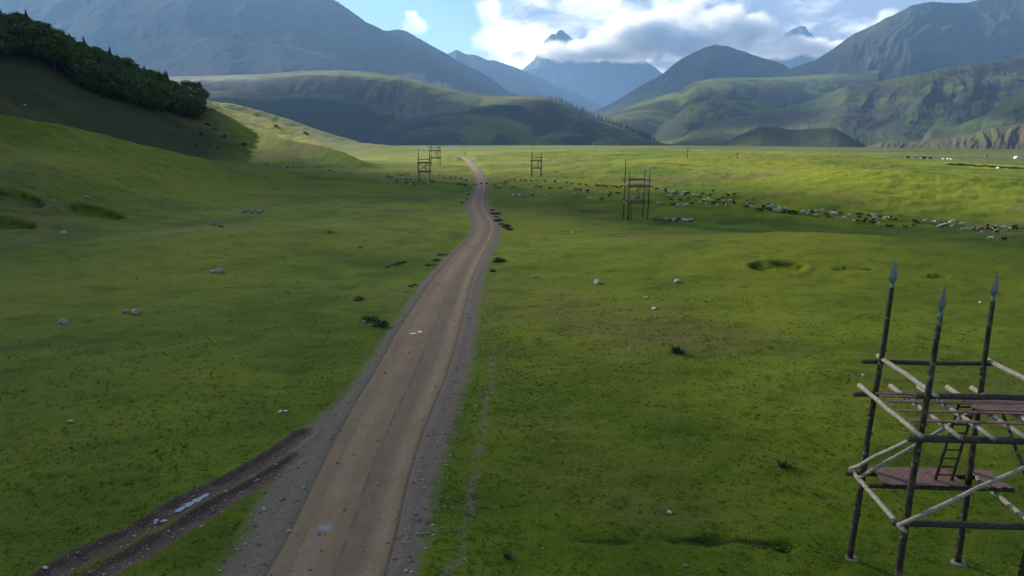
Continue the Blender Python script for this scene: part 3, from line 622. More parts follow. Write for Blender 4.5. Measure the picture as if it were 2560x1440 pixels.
    if not near: beam('brace', (-X + .1, Y - .22, z2 - .15), (X - .15, Y - .22, z1 + .15), .055, M_PEEL, 16)
    ladder('ladder', T, (.42, .72, z1 + .27), (.62, .60, z2 + .12), .46, 9)
    if not near: ladder('lower_ladder', T, (-X + .42, -Y + .1, .05), (-X + .30, -Y + .35, z1 + .05), .46, 9)
    return T
def copy_tree(o, parent=None):
    c = o.copy(); COL.objects.link(c); c.parent = parent
    if parent: c.matrix_parent_inverse = o.matrix_parent_inverse
    for ch in kids(o): copy_tree(ch, c)
    return c
TG = 'spear-topped pole towers on the meadow'
tc = (12.14, 16.46)
t_near = tower((tc[0], tc[1], gz(*tc) - .02), R(-3.5), True)
tag(t_near, 'largest pole tower, in the near right foreground, with spear tips and two board floors', 'tower', TG)
def tower_at(pl, pr, o=None):
    """front feet pixels left and right"""
    a = hit(*pl); b = hit(*pr); mx, my = (a[0] + b[0]) / 2, (a[1] + b[1]) / 2; rz = math.atan2(b[1] - a[1], b[0] - a[0])
    if abs(rz) > .12: rz = math.copysign(.12, rz)
    w = math.hypot(b[0] - a[0], 0); sc = w / 3.28
    cx, cy = mx - math.sin(rz) * 1.27 * sc, my + math.cos(rz) * 1.27 * sc
    t = tower((cx, cy, 0), rz, False, (9.9, 8.3, 8.2, 8.4), 'full') if o is None else copy_tree(o)
    t.location = (cx, cy, gz(cx, cy) - .05); t.rotation_euler = (0, 0, rz); t.scale = (sc,) * 3 if o else (1, 1, 1)
    return t
t_mid = tower_at((1568, 551), (1621, 551)); tag(t_mid, 'middle-distance pole tower right of the road, with ladder beside the stone heap', 'tower', TG)
for pl, pr, lab in (((1047, 453), (1075, 453), 'distant pole tower left of the road, nearer one of the two standing close together'),
                    ((1328, 442), (1352, 442), 'distant pole tower alone just right of the road beyond the grazing flock'),
                    ((1076.5, 415), (1096, 415), 'farthest and smallest pole tower, left of the road behind another tower')):
    tag(tower_at(pl, pr, t_mid), lab, 'tower', TG)

# ------------------------------------------------------------------ rocks
def rock_mesh(name, mat, seed, flat=.6, ang=1.0):
    bm = bmesh.new(); bmesh.ops.create_icosphere(bm, subdivisions=3, radius=.5); rr = random.Random(seed)
    pl = [(Vector((rr.gauss(0, 1), rr.gauss(0, 1), rr.gauss(0, .8))).normalized(), rr.uniform(.26, .40)) for _ in range(9)]
    for v in bm.verts:
        p = v.co
        for n, d in pl:
            e = p.dot(n) - d
            if e > 0: p = p - n * e * .92 * ang
        p = p * (1 + .08 * mnoise.noise(p * 6 + Vector((seed, 0, 0)))); v.co = Vector((p.x, p.y * .85, p.z * flat))
    me = bpy.data.meshes.new(name); bm.to_mesh(me); bm.free(); me.materials.append(mat)
    return me
ROCKS = {k: [rock_mesh(k + '_rock', m, 11 * i + s, f) for i, f in enumerate((.75, .6, .45, .85))] for k, m, s in (('pale', M_STONE, 1), ('pink', M_PINK, 5), ('white', M_WHITE, 9), ('grey', M_GREY, 13))}
def rock(px, py, wpx, kind, label, group=None, name='rock', var=None, up=.12, cat='rock'):
    x, y, z = hit(px, py); d = math.hypot(y * CP, 0) + (CAMH - z) * SP; s = wpx * (y * CP + (CAMH - z) * SP) / FPX
    me = ROCKS[kind][random.randrange(4) if var is None else var]; o = link(bpy.data.objects.new(name, me))
    o.location = (x, y, z + s * up); o.scale = (s * 1.1, s * 1.1, s * 1.0); o.rotation_euler = (random.uniform(-.15, .15), random.uniform(-.15, .15), random.uniform(0, 6))
    return tag(o, label, cat, group)
rock(160, 806, 23, 'pink', 'lone pinkish boulder, the largest single stone on the left meadow', var=3)
rock(316, 781, 20, 'pink', 'left stone of a pair of pinkish boulders on the left meadow', 'pair of boulders on the left meadow'); rock(338, 783, 26, 'pink', 'right, wider stone of a pair of pinkish boulders on the left meadow', 'pair of boulders on the left meadow', var=1)
rock(532, 681, 16, 'pale', 'left stone of the pale pair on the slope left of the road', 'pale pair of stones'); rock(547, 679, 20, 'pale', 'right stone of the pale pair on the slope left of the road', 'pale pair of stones', var=0)
rock(158, 584, 20, 'pale', 'flat pale rock below the round grassy hollow at far left', var=2)
for k, (a, b) in enumerate(((608, 531), (617, 528), (627, 533), (637, 529), (648, 533), (657, 530))): rock(a, b, 12, 'grey', 'grey boulder, %s from the left in the low rock pile left of the road' % ('first second third fourth fifth sixth'.split()[k]), 'grey boulders of the pile left of the road')
rock(525, 561, 14, 'pale', 'small pale rock beside dark tufts left of the rock pile'); rock(218, 494, 12, 'pale', 'small pale rock behind the round grassy hollow'); rock(134, 502, 9, 'pale', 'tiny pale rock left of the round grassy hollow')
rock(1492, 707, 18, 'white', 'white stone lying in a dark dug patch right of the road', var=0); rock(1692, 704, 17, 'white', 'white stone farthest right on the meadow midway to the middle tower', var=1)
rock(1614, 745, 12, 'white', 'small white stone, upper of two close together right of the road'); rock(1635, 772, 13, 'white', 'small white stone, lower of two close together right of the road')
rock(1338, 692, 9, 'pale', 'tiny pale stone nearest the road beside the bend'); rock(1430, 582, 9, 'white', 'tiny white stone on the meadow left of the middle tower')
rock(178, 1054, 14, 'white', 'small white stone alone on the dark near-left grass'); rock(700, 1030, 13, 'white', 'left of two white stones near the left road edge', 'two white stones by the road'); rock(715, 1029, 12, 'white', 'right of two white stones near the left road edge', 'two white stones by the road')
rock(390, 1306, 15, 'white', 'white stone in the muddy rut below the long puddle'); rock(114, 1420, 12, 'white', 'small white stone at the lowest left end of the muddy rut'); rock(1675, 1282, 14, 'white', 'small white stone alone on the near grass at lower right')
rock(2157, 938, 9, 'white', 'small white stone just left of the near tower rail'); rock(2451, 757, 8, 'white', 'tiny white stone on grass between two spear tips of the near tower'); rock(1573, 873, 7, 'white', 'tiny white stone in the middle of the right meadow')
for k, (a, b, w) in enumerate(((1668, 549, 14), (1684, 552, 16), (1700, 547, 18), (1712, 553, 22), (1726, 553, 20))): rock(a, b, w, 'pale' if k % 2 else 'grey', 'stone %s from the left in the heap by the middle tower' % ('first second third fourth fifth'.split()[k]), 'stone heap right of the middle tower')
for k, (a, b, w) in enumerate(((1003, 449, 11), (1014, 450, 13), (1026, 449, 11))): rock(a, b, w, 'grey', 'grey stone %s from the left, in the pile left of the distant towers' % ('first second third'.split()[k]), 'small grey pile by the distant towers')
rock(912, 806, 12, 'grey', 'small grey stone at the end of the ditch left of the road'); rock(62, 264, 12, 'pale', 'small pale rock on the dark slope under the wood'); rock(188, 376, 9, 'pale', 'small pale rock high on the left meadow shoulder')

def pebbles():
    """loose stones along both gravel verges, far too many to count"""
    V = []; F = []; r = random.Random(3); bm = bmesh.new(); bmesh.ops.create_icosphere(bm, subdivisions=1, radius=1.0)
    bv = np.array([v.co[:] for v in bm.verts]); bf = np.array([[v.index for v in f.verts] for f in bm.faces]); bm.free(); P = []
    for i in range(3600):
        y = 8 * math.exp(r.random() * 2.1); e = [float(q) for q in road_edges(np.array(y))]
        side = r.random()
        if side < .42: x = r.uniform(e[2] + .05, e[3] + .3 + abs(r.gauss(0, .4)))
        elif side < .72: x = r.uniform(e[0] - .3 - abs(r.gauss(0, .3)), e[1])
        elif side < .86: x = r.uniform(e[1], e[2])
        else: x = e[3] + abs(r.gauss(0, 2.0))
        P.append((x, y, (r.random() ** 4) * .050 + .010))
    for i in range(240):
        k = r.randrange(len(RUT2) - 1); t = r.random(); A, B = (RUT1, RUT2)[i % 2][k:k + 2]; P.append((A[0] + (B[0] - A[0]) * t + r.gauss(0, .3), A[1] + (B[1] - A[1]) * t + r.gauss(0, .2), (r.random() ** 3) * .05 + .012))
    for i in range(700): P.append((r.uniform(-45, 60), 12 + 70 * r.random() ** 1.3, (r.random() ** 4) * .07 + .015))
    P = np.array(P); zz = ground(P[:, 0], P[:, 1])
    n = len(bv)
    q = np.random.default_rng(5); jit = 1 + .35 * q.standard_normal((len(P), n, 3)) * .6
    S3 = np.stack([P[:, 2] * 1.3, P[:, 2] * 1.1, P[:, 2] * .7], 1)
    Vv = bv[None] * S3[:, None] * jit + np.stack([P[:, 0], P[:, 1], zz + P[:, 2] * .25], 1)[:, None]
    Ff = bf[None] + (np.arange(len(P)) * n)[:, None, None]
    m, nt, b = new_mat('pebble', .9, .2); nt.l.new(nt.mix(nt.ss(nt.noise(nt.coord('Object'), 3.0, 2, .5), .45, .62), (.12, .11, .10), (.30, .28, .25)), b.inputs['Base Color'])
    o = np_mesh('pebbles', Vv.reshape(-1, 3), Ff.reshape(-1, 3), m, smooth=False); tag(o, kind='stuff')
pebbles()

# ------------------------------------------------------------------ standing water
def puddle(pts, label_name='puddle', dz=.006):
    P = [on_plane(a, b) for a, b in pts]; zc = min(gz(x, y) for x, y in P) ; cx = sum(p[0] for p in P) / len(P); cy = sum(p[1] for p in P) / len(P)
    z = gz(cx, cy) + dz; bm = bmesh.new(); f = bm.faces.new([bm.verts.new((x, y, z)) for x, y in P]); 
    r = bmesh.ops.extrude_face_region(bm, geom=[f]); 
    for v in r['geom']:
        if isinstance(v, bmesh.types.BMVert): v.co.z -= .25
    o = bm_obj(label_name, bm, M_WATER, smooth=False); tag(o, kind='structure'); return o
M_WATER, nt_, b_ = new_mat('muddy_water', .04, 1.0); b_.inputs['Base Color'].default_value = (.10, .085, .075, 1); b_.inputs['IOR'].default_value = 1.5; b_.inputs['Coat Weight'].default_value = 1.0; b_.inputs['Coat Roughness'].default_value = .02
def ell(cx, cy, a, b, n=26, j=.18, s=0): return [(cx + math.cos(t) * a * (1 + j * mnoise.noise(Vector((math.cos(t) * 2, math.sin(t) * 2, s)))), cy + math.sin(t) * b * (1 + j * mnoise.noise(Vector((math.cos(t) * 2, math.sin(t) * 2, s + 5))))) for t in [2 * math.pi * k / n for k in range(n)]]
puddle(ell(815, 1319, 26, 5.5, j=.55, s=1)); puddle(ell(1033, 833, 8, 1.7, j=.5, s=2)); puddle(ell(1053, 829, 10, 2.1, j=.5, s=3))
puddle([(436, 1281), (441, 1273), (452, 1268), (458, 1260), (471, 1257), (484, 1248), (497, 1244), (511, 1235), (524, 1233), (519, 1241), (507, 1245), (498, 1254), (487, 1256), (474, 1266), (465, 1268), (452, 1278)], dz=.008)
puddle([(398, 1300), (408, 1291), (420, 1288), (430, 1289), (424, 1294), (410, 1299)], dz=.0)

# ------------------------------------------------------------------ trees of the wood on the left hill
def leaf_mat(name, a, c, d):
    m, nt, b = new_mat(name, .6, .25); P = nt.coord('Object'); oi = nt.new('ShaderNodeObjectInfo')
    n = nt.noise(P, .6, 4, .6); cc = nt.mix(nt.ss(n, .35, .65), a, c); cc = nt.mix(nt.math('MULTIPLY', oi.outputs['Random'], .55), cc, d)
    nt.l.new(cc, b.inputs['Base Color']); return m
M_LEAF = leaf_mat('broad_leaf', (.026, .056, .008), (.080, .125, .016), (.110, .150, .024)); M_NEEDLE = leaf_mat('spruce_needle', (.010, .022, .009), (.018, .036, .014), (.022, .040, .012))
M_SHRUB = leaf_mat('shrub_leaf', (.020, .040, .010), (.040, .070, .016), (.045, .065, .018)); M_TRUNK = wood_mat('trunk_bark', (.05, .04, .03), (.11, .09, .07))
def leaf_cloud(centres, n, size, seed, squash=.9, droop=.0):
    """many leaf-clump faces spread through overlapping lobes, densest near their skins"""
    q = np.random.default_rng(seed); cs = np.array(centres); w = cs[:, 3] ** 2; k = q.choice(len(cs), n, p=w / w.sum())
    d = q.standard_normal((n, 3)); d /= np.linalg.norm(d, axis=1)[:, None]; rad = cs[k, 3] * (1 - .45 * q.random(n) ** 2) * (1 + .12 * q.standard_normal(n))
    c = cs[k, :3] + d * rad[:, None] * np.array([1, 1, squash])
    nrm = d + .7 * q.standard_normal((n, 3)); nrm /= np.linalg.norm(nrm, axis=1)[:, None]
    a = np.cross(nrm, q.standard_normal((n, 3))); a /= np.linalg.norm(a, axis=1)[:, None]; b = np.cross(nrm, a)
    s = size * (.6 + .8 * q.random(n))[:, None]; a *= s; b *= s * (.6 + .5 * q.random(n))[:, None]; e = nrm * s * .25
    V = np.stack([c - a, c - b * .8 + e, c + a, c + b * .8 + e], 1).reshape(-1, 3); return V, np.arange(n * 4).reshape(-1, 4)
def broad_tree(seed, H):
    r = random.Random(seed); cs = []
    for i in range(13):
        t = r.random(); a = r.random() * 6.28; q = H * .24 * math.sin(math.pi * (.15 + .75 * t)) * r.uniform(.45, 1); cs.append((math.cos(a) * q, math.sin(a) * q, H * (.27 + .60 * t), H * r.uniform(.13, .19)))
    cs.append((0, 0, H * .55, H * .24)); cs.append((r.uniform(-.4, .4), 0, H * .84, H * .12))
    bm = bmesh.new(); tube(bm, (0, 0, -1.5), (r.uniform(-.3, .3), 0, H * .55), H * .022, H * .010, 7, 4, .1, seed)
    for i in range(6):
        c = cs[i]; z0 = H * r.uniform(.2, .45); tube(bm, (0, 0, z0), (c[0] * .8, c[1] * .8, max(c[2], z0 + .5)), H * .010, H * .003, 5, 2, .08, seed + i)
    T = empty('broadleaf_tree', (0, 0, 0)); bm_obj('trunk', bm, M_TRUNK, T)
    V, F = leaf_cloud(cs, 4200, H * .026, seed); np_mesh('crown', V, F, M_LEAF, parent=T, smooth=False); return T
def spruce_tree(seed, H, n=2600, name='spruce_tree'):
    r = random.Random(seed); bm = bmesh.new(); tube(bm, (0, 0, -1.2), (0, 0, H * .97), H * .016, H * .003, 6, 3)
    q = np.random.default_rng(seed); t = q.random(n) ** .75; R0 = H * .17 * t * (.72 + .28 * np.abs(np.sin(t * 34))); z = H * (1 - t * .92); a = q.random(n) * 6.28
    rad = R0 * (1 - .5 * q.random(n) ** 2) * (1 + .14 * np.sin(a * 5 + t * 20)); c = np.stack([np.cos(a) * rad, np.sin(a) * rad, z - rad * .35], 1)
    out = np.stack([np.cos(a), np.sin(a), -.45 + 0 * a], 1); tan = np.stack([-np.sin(a), np.cos(a), .3 * q.standard_normal(n)], 1); s = (H * .032 * (.5 + t) * (.7 + .6 * q.random(n)))[:, None]
    V = np.stack([c - out * s, c - tan * s * .7, c + out * s * 1.2, c + tan * s * .7], 1).reshape(-1, 3)
    return T_join(name, bm, V, np.arange(n * 4).reshape(-1, 4), M_NEEDLE)
def T_join(name, bm, V, F, mat):
    T = empty(name, (0, 0, 0)); bm_obj('trunk', bm, M_TRUNK, T); np_mesh('crown', V, F, mat, parent=T, smooth=False); return T
protos = [broad_tree(100 + i, 14) for i in range(5)]; sprs = [spruce_tree(200 + i, 16) for i in range(2)]; used = set()
def plant_tree(pr, loc, sc, rz, lab, cat, group, parts=True):
    if id(pr) in used:
        t = pr.copy(); COL.objects.link(t)
        if parts:
            for c in PK[id(pr)]: d = c.copy(); COL.objects.link(d); d.parent = t
    else: t = pr; used.add(id(pr))
    t.location = loc; t.scale = sc; t.rotation_euler = (0, 0, rz); return tag(t, lab, cat, group)
PK = {id(p): kids(p) for p in protos + sprs}
ORD = 'first second third fourth fifth sixth seventh eighth ninth tenth eleventh twelfth thirteenth fourteenth fifteenth sixteenth seventeenth eighteenth nineteenth twentieth'.split()
def plant_wood():
    rr = random.Random(12)
    base = [(-60, 140), (0, 145), (60, 147), (111, 157), (168, 190), (235, 230), (302, 254), (370, 271), (437, 288), (497, 298)]
    bx = np.array([b[0] for b in base]); by = np.array([b[1] for b in base]); n = 0
    # front row
    xs = [-30, 14, 58, 96, 140, 182, 222, 252, 284, 314, 342, 368, 392, 414, 434, 452, 470, 486, 500]
    hs = [15, 15, 15, 15, 16, 15, 17, 14, 14.5, 14, 14, 13.5, 13.5, 13, 13, 13, 12.5, 12.5, 12]
    for k, px in enumerate(xs):
        x, y, z = hit(px, float(np.interp(px, bx, by))); h = hs[k] * rr.uniform(.88, 1.10) * (1.16 if k in (4, 6) else 1)
        s = h / 14; plant_tree(protos[k % 5], (x, y, z - .5), (s * rr.uniform(1.05, 1.35),) * 2 + (s,), rr.uniform(0, 6), 'broadleaf tree on the lower edge of the wood, %s from the left' % ORD[k], 'tree', 'front row of the wood on the left hill')
    # rows behind, up over the crest
    for row in range(1, 8):
        for px in np.arange(-70, 520 - row * 1, 19):
            jx = px + rr.uniform(-7, 7); x, y, z = hit(jx, float(np.interp(jx, bx, by))); r0 = math.hypot(x, y); r1 = r0 + row * 9.5 + rr.uniform(-2.5, 2.5); x, y = x * r1 / r0, y * r1 / r0; z = gz(x, y)
            if row > 4 and px > 380: continue
            sp = rr.random() < (.10 if row < 3 else .26); h = rr.uniform(11, 14.5) + (1.5 if sp else 0)
            pr = sprs[rr.randrange(2)] if sp else protos[rr.randrange(5)]; s = h / (16 if sp else 14)
            plant_tree(pr, (x, y, z - .5), (s * rr.uniform(.95, 1.2),) * 2 + (s,), rr.uniform(0, 6), ('pointed conifer rising among the broadleaf crowns of the left hill wood' if sp else 'broadleaf tree behind the front row of the left hill wood'), 'tree', ('conifers in the wood on the left hill' if sp else 'inner trees of the wood on the left hill')); n += 1
plant_wood()
# conifers along the far ridge
def ridge_trees():
    rr = random.Random(5); pr = None; h = P1[0]
    pts = [(1283, 1), (1290, 1), (1297, 1), (1304, .8), (1310, .7), (1337, .8), (1343, 1), (1349, .6), (1356, .8), (1371, .8), (1378, .9), (1385, .8)]
    for i in range(95):
        t = i / 95; pts.append((1390 + 260 * t ** .8 + rr.uniform(-2, 2), rr.uniform(.7, 1.35)))
    me = None
    q = np.random.default_rng(77); n = 160; tt = q.random(n) ** .8; a = q.random(n) * 6.28; rad = 3.0 * tt * (1 - .4 * q.random(n)); c = np.stack([np.cos(a) * rad, np.sin(a) * rad, 20 * (1 - tt)], 1)
    s = (1.0 + .9 * tt)[:, None]; o1 = np.stack([np.cos(a), np.sin(a), -.5 + 0 * a], 1) * s; o2 = np.stack([-np.sin(a), np.cos(a), 0 * a], 1) * s * .8
    V = np.concatenate([np.stack([c - o1, c - o2, c + o1, c + o2], 1).reshape(-1, 3), np.array([(-.35, 0, -4), (.35, 0, -4), (.1, 0, 19), (-.1, 0, 19)])]); F = np.arange(len(V)).reshape(-1, 4)
    for i, (px, s_) in enumerate(pts):
        th = ta(px); rc = float(np.interp(th, h.g, h.r)) + rr.uniform(-60, 10); zc = float(h(np.array([th]), np.array([rc]))[0][0])
        if me is None: o = np_mesh('ridge_conifer', V, F, M_NEEDLE, smooth=False); me = o
        else: o = me.copy(); COL.objects.link(o)
        o.location = (math.sin(th) * rc, math.cos(th) * rc, zc - 3); o.scale = (s_ * 1.1, s_ * 1.1, s_ * 1.05); o.rotation_euler = (0, 0, rr.uniform(0, 6))
        flat = px < 1388
        tag(o, 'tiny conifer in the sparse row on the flat skyline of the middle hill' if flat else 'tiny conifer in the dense line down the right ridge of the middle hill', 'conifer', 'sparse conifers on the flat ridge top' if flat else 'conifers descending the right ridge')
ridge_trees()

# ------------------------------------------------------------------ shrubs, tufts
def shrub_proto(seed, name='shrub', n=420, low=.6):
    r = random.Random(seed); cs = [(r.uniform(-.35, .35), r.uniform(-.3, .3), r.uniform(.12, .45) * low, r.uniform(.18, .30)) for _ in range(7)]
    V, F = leaf_cloud(cs, n, .055, seed, .8); bm = bmesh.new()
    T = empty(name, (0, 0, 0)); np_mesh('foliage', V, F, M_SHRUB, parent=T, smooth=False)
    for i in range(4): tube(bm, (0, 0, -.1), (cs[i][0], cs[i][1], cs[i][2]), .02, .008, 5, 1)
    bm_obj('stem', bm, M_TRUNK, T); return T
shp = [shrub_proto(300 + i) for i in range(3)]; PK.update({id(p): kids(p) for p in shp})
def shrub(px, py, wpx, lab, group=None, hs=.8):
    wpx *= 1.3; hs *= 1.25
    x, y, z = hit(px, py); s = wpx * (y * CP + (CAMH - z) * SP) / FPX; return plant_tree(shp[random.randrange(3)], (x, y, z - .03 * s), (s * 1.15, s * 1.1, s * hs), random.uniform(0, 6), lab, 'shrub', group)
for k, (a, b, w) in enumerate(((1265, 921, 14), (1290, 1007, 10), (1320, 947, 11), (1460, 1082, 12), (1500, 995, 20), (1540, 932, 26), (1565, 1087, 11), (1600, 968, 24), (1620, 1102, 12), (1670, 1018, 26), (1820, 1077, 26), (2050, 937, 18), (2272, 997, 28))):
    shrub(a / 2.976, b / 2.976, w / 2.976 * 1.2, 'low dark shrub on the slope under the wood, %s from the left' % ORD[k], 'shrubs on the slope under the wood')
shrub(930, 802, 26, 'dark leafy plants on the left bank of the road, left clump', 'plants by the ditch'); shrub(950, 812, 32, 'dark leafy plants on the left bank of the road, right clump', 'plants by the ditch')
shrub(1245, 656, 24, 'dark bushy plant at the right road edge, upper of two', 'two plants at the right road edge'); shrub(1229, 680, 13, 'dark bushy plant at the right road edge, lower of two', 'two plants at the right road edge')
for k, (a, b, w) in enumerate(((1228, 526, 12), (1236, 535, 19), (1241, 543, 11), (1248, 552, 21), (1256, 561, 13), (1262, 566, 22), (1274, 573, 17))): shrub(a, b, w, 'dark clump on the outer side of the road bend, %s from the top' % ORD[k], 'dark clumps along the road bend', .5)
for k, (a, b, w) in enumerate(((1175, 470, 8), (1170, 486, 8), (1164, 498, 9), (1155, 508, 9), (1145, 462, 12), (1160, 463, 10))): shrub(a, b, w, 'dark clump left of the narrow road stretch, %s listed rightmost first' % ORD[k] if False else 'small dark clump at the left edge of the far road, %s from the right' % ORD[k], 'dark clumps left of the far road', .5)
for k, (a, b, w) in enumerate(((1108, 638, 20), (1092, 652, 22), (1078, 664, 20), (1005, 655, 20), (985, 664, 22), (965, 668, 16))): shrub(a, b, w, 'low green weeds on the bank left of the road, %s from the right' % ORD[k], 'weeds on the left bank of the road', .35)
for k, (a, b, w) in enumerate(((1028, 715, 14), (1040, 712, 12), (900, 745, 22), (890, 752, 16), (540, 564, 14), (556, 566, 14), (902, 618, 14), (825, 580, 12))): shrub(a, b, w, 'small low weed clump on the left meadow, %s of eight' % ORD[k] if False else 'low weed clump scattered on the meadow left of the road', 'scattered weeds left of the road', .35)

def grass_clump(px, py, wpx, lab, n=60, hh=.55, mat=None):
    x, y, z = hit(px, py); s = wpx * (y * CP + (CAMH - z) * SP) / FPX; q = np.random.default_rng(int(px)); a = q.random(n) * 6.28; r = s * .42 * np.sqrt(q.random(n)); h = hh * s * (.6 + .6 * q.random(n)); w = .03 * s
    b = np.stack([np.cos(a) * r, np.sin(a) * r * .7, -.02 + 0 * a], 1); lean = np.stack([np.cos(a), np.sin(a), 0 * a], 1) * (r * .8 + .05 * s)[:, None]; sd = np.stack([-np.sin(a), np.cos(a), 0 * a], 1) * w
    tip = b + lean + np.array([0, 0, 1]) * h[:, None]; mid = b + lean * .35 + np.array([0, 0, 1]) * (h * .6)[:, None]
    V = np.stack([b - sd, b + sd, mid + sd * .8, mid - sd * .8, mid - sd * .8, mid + sd * .8, tip + sd * .1, tip - sd * .1], 1).reshape(-1, 3)
    o = np_mesh('grass_tussock', V, np.arange(len(V)).reshape(-1, 4), mat or M_SHRUB, smooth=False); o.location = (x, y, z); return tag(o, lab, 'tussock')
grass_clump(1695, 882, 38, 'dark spiky tussock alone in the middle of the right meadow', 110, .42); grass_clump(1960, 1168, 34, 'pale green tussock left of the near tower', 70, .6); grass_clump(1270, 1395, 30, 'small tussock near the bottom edge right of the road', 50, .5)

def turf():
    """short tufts of pasture grass on the nearer ground"""
    q = np.random.default_rng(91); n = 80000; th = q.uniform(R(-43), R(43), n); r = 14 + 60 * q.random(n) ** 1.1; x = r * np.sin(th); y = r * np.cos(th)
    dn = fbm(x / 2.2, y / 1.6, 3, 61) + .5 * fbm(x / 9, y / 9, 2, 62); sd = road_sd(x, y)[0]; d1 = np.minimum(dist_poly(x, y, RUT1), dist_poly(x, y, RUT2)); k = (dn > q.uniform(-1.1, .75, n) + 1.9 * np.clip((r - 30) / 44, 0, 1)) & (sd < -.25) & (d1 > .6)
    x, y, r = x[k], y[k], r[k]; z = ground(x, y); n = len(x); B = 4; h = (.018 + .05 * q.random(n) ** 2) * (1 + r / 110)
    a = q.random((n, B)) * 6.28; ln = h[:, None] * q.uniform(.5, 1.5, (n, B)); w = .028 * (1 + r / 60)[:, None] * q.uniform(.6, 1.3, (n, B)); c = np.stack([x, y, z - .01], 1)[:, None, :] + np.stack([np.cos(a * 3), np.sin(a * 3), 0 * a], -1) * .07
    o = np.stack([np.cos(a) * ln, np.sin(a) * ln, h[:, None] * q.uniform(.5, 1.2, (n, B))], -1); s_ = np.stack([-np.sin(a), np.cos(a), 0 * a], -1) * w[..., None]
    V = np.stack([c - s_, c + s_, c + o], 2).reshape(-1, 3); F = np.arange(len(V)).reshape(-1, 3)
    m, nt, b = new_mat('turf_blades', .7, .15); P = nt.coord('Object'); cc = nt.mix(nt.ss(nt.noise(P, .8, 5, .7), .38, .62), (.080, .130, .008), (.150, .205, .016)); nt.l.new(cc, b.inputs['Base Color'])
    tr = nt.new('ShaderNodeBsdfTranslucent'); nt.l.new(cc, tr.inputs[0]); mx = nt.new('ShaderNodeMixShader'); mx.inputs[0].default_value = .45; nt.l.new(b.outputs[0], mx.inputs[1]); nt.l.new(tr.outputs[0], mx.inputs[2]); nt.l.new(mx.outputs[0], m.node_tree.nodes['Material Output'].inputs[0])
    tag(np_mesh('grass', V, F, m, smooth=False), kind='stuff')
turf()

# ------------------------------------------------------------------ far camp: yurts, sheds, poles
def far_pt0(px, py, D):
    x, y, z = at_depth(px, py, D); return x, y, z
M_FELT, nt_, b_ = new_mat('white_felt', .9, .1); b_.inputs['Base Color'].default_value = (.74, .73, .70, 1)
M_TIN, nt_, b_ = new_mat('dark_tin', .6, .4); b_.inputs['Base Color'].default_value = (.07, .07, .075, 1)
M_DOOR, nt_, b_ = new_mat('painted_door', .6, .4); b_.inputs['Base Color'].default_value = (.18, .07, .04, 1)
def lathe(bm, prof, seg=20):
    prev = None
    for r, z in prof:
        ring = [bm.verts.new((math.cos(2 * math.pi * k / seg) * r, math.sin(2 * math.pi * k / seg) * r, z)) for k in range(seg)]
        if prev:
            for k in range(seg): bm.faces.new((prev[k], prev[(k + 1) % seg], ring[(k + 1) % seg], ring[k]))
        prev = ring
    bm.faces.new(prev)
def yurt(px, py, D, wpx, lab, grp=None):
    x, y, _ = far_pt(px, py, D); z = gz(x, y); s = wpx * D / FPX / 6.0; T = empty('yurt', (x, y, z)); T.scale = (s, s, s)
    bm = bmesh.new(); lathe(bm, [(3, -.5), (3, 1.7)]); bm_obj('wall', bm, M_FELT, T); bm = bmesh.new(); lathe(bm, [(3.08, 1.62), (2.5, 2.15), (1.5, 2.8), (.6, 3.15), (.55, 3.3)]); bm_obj('roof', bm, M_FELT, T)
    bm = bmesh.new(); box(bm, (0, -3.0, .8), (.9, .12, 1.6)); bm_obj('door', bm, M_DOOR, T, False); return tag(T, lab, 'yurt', grp)
def shed(px, py, D, w, lab, roof=None, grp=None):
    x, y, _ = far_pt(px, py, D); z = gz(x, y); T = empty('shed', (x, y, z), R(8)); k_ = min(1.0, y / 1000); T.scale = (1, k_, k_); bm = bmesh.new(); box(bm, (0, 0, .9), (w, 3.4, 2.6)); bm_obj('wall', bm, M_TIN if roof is None else M_FELT, T, False)
    bm = bmesh.new(); h = [(-w / 2 - .2, -1.95, 2.1), (w / 2 + .2, -1.95, 2.1), (w / 2 + .2, 0, 3.1), (-w / 2 - .2, 0, 3.1), (-w / 2 - .2, 1.95, 2.1), (w / 2 + .2, 1.95, 2.1)]
    v = [bm.verts.new(p) for p in h]; u = [bm.verts.new((p[0], p[1], p[2] + .12)) for p in h]
    for A, flip in ((v, 0), (u, 1)):
        for q in ((0, 1, 2, 3), (3, 2, 5, 4)): bm.faces.new([A[i] for i in q])
    for i, j in ((0, 1), (1, 2), (2, 5), (5, 4), (4, 3), (3, 0)): bm.faces.new((v[i], v[j], u[j], u[i]))
    bm_obj('roof', bm, M_TIN, T, False); return tag(T, lab, 'shed', grp)
_tf = np.geomspace(150, 2600, 3000)
def hit_far(px, py):
    dx, dy, dz = ray(px, py); n = math.hypot(dx, dy); dx, dy, dz = dx / n, dy / n, dz / n
    zz = CAMH + dz * _tf; g = ground(dx * _tf, dy * _tf); k = np.nonzero(zz < g)[0]; t = _tf[k[0]] if len(k) else 1200.0
    return dx * t, dy * t, gz(dx * t, dy * t)
def far_pt(px, py, D): return hit_far(px, py)
def _w(px, py, wpx): return .8 * wpx * hit_far(px, py)[1] / FPX
yurt(2541, 396, None or hit_far(2541, 396)[1], 11, 'white yurt at the far right edge, above the line of bushes')
yurt(2495, 421, hit_far(2495, 421)[1], 7, 'small white round tent in front of the dark line of bushes at right')
yurt(2358, 398, hit_far(2358, 398)[1], 5.5, 'small white yurt, left of the close group of white tents'); yurt(2370, 398, hit_far(2370, 398)[1], 5.5, 'small white yurt, middle of the close group of white tents'); yurt(2378, 399, hit_far(2378, 399)[1], 5, 'small white yurt, right end of the close group of white tents')
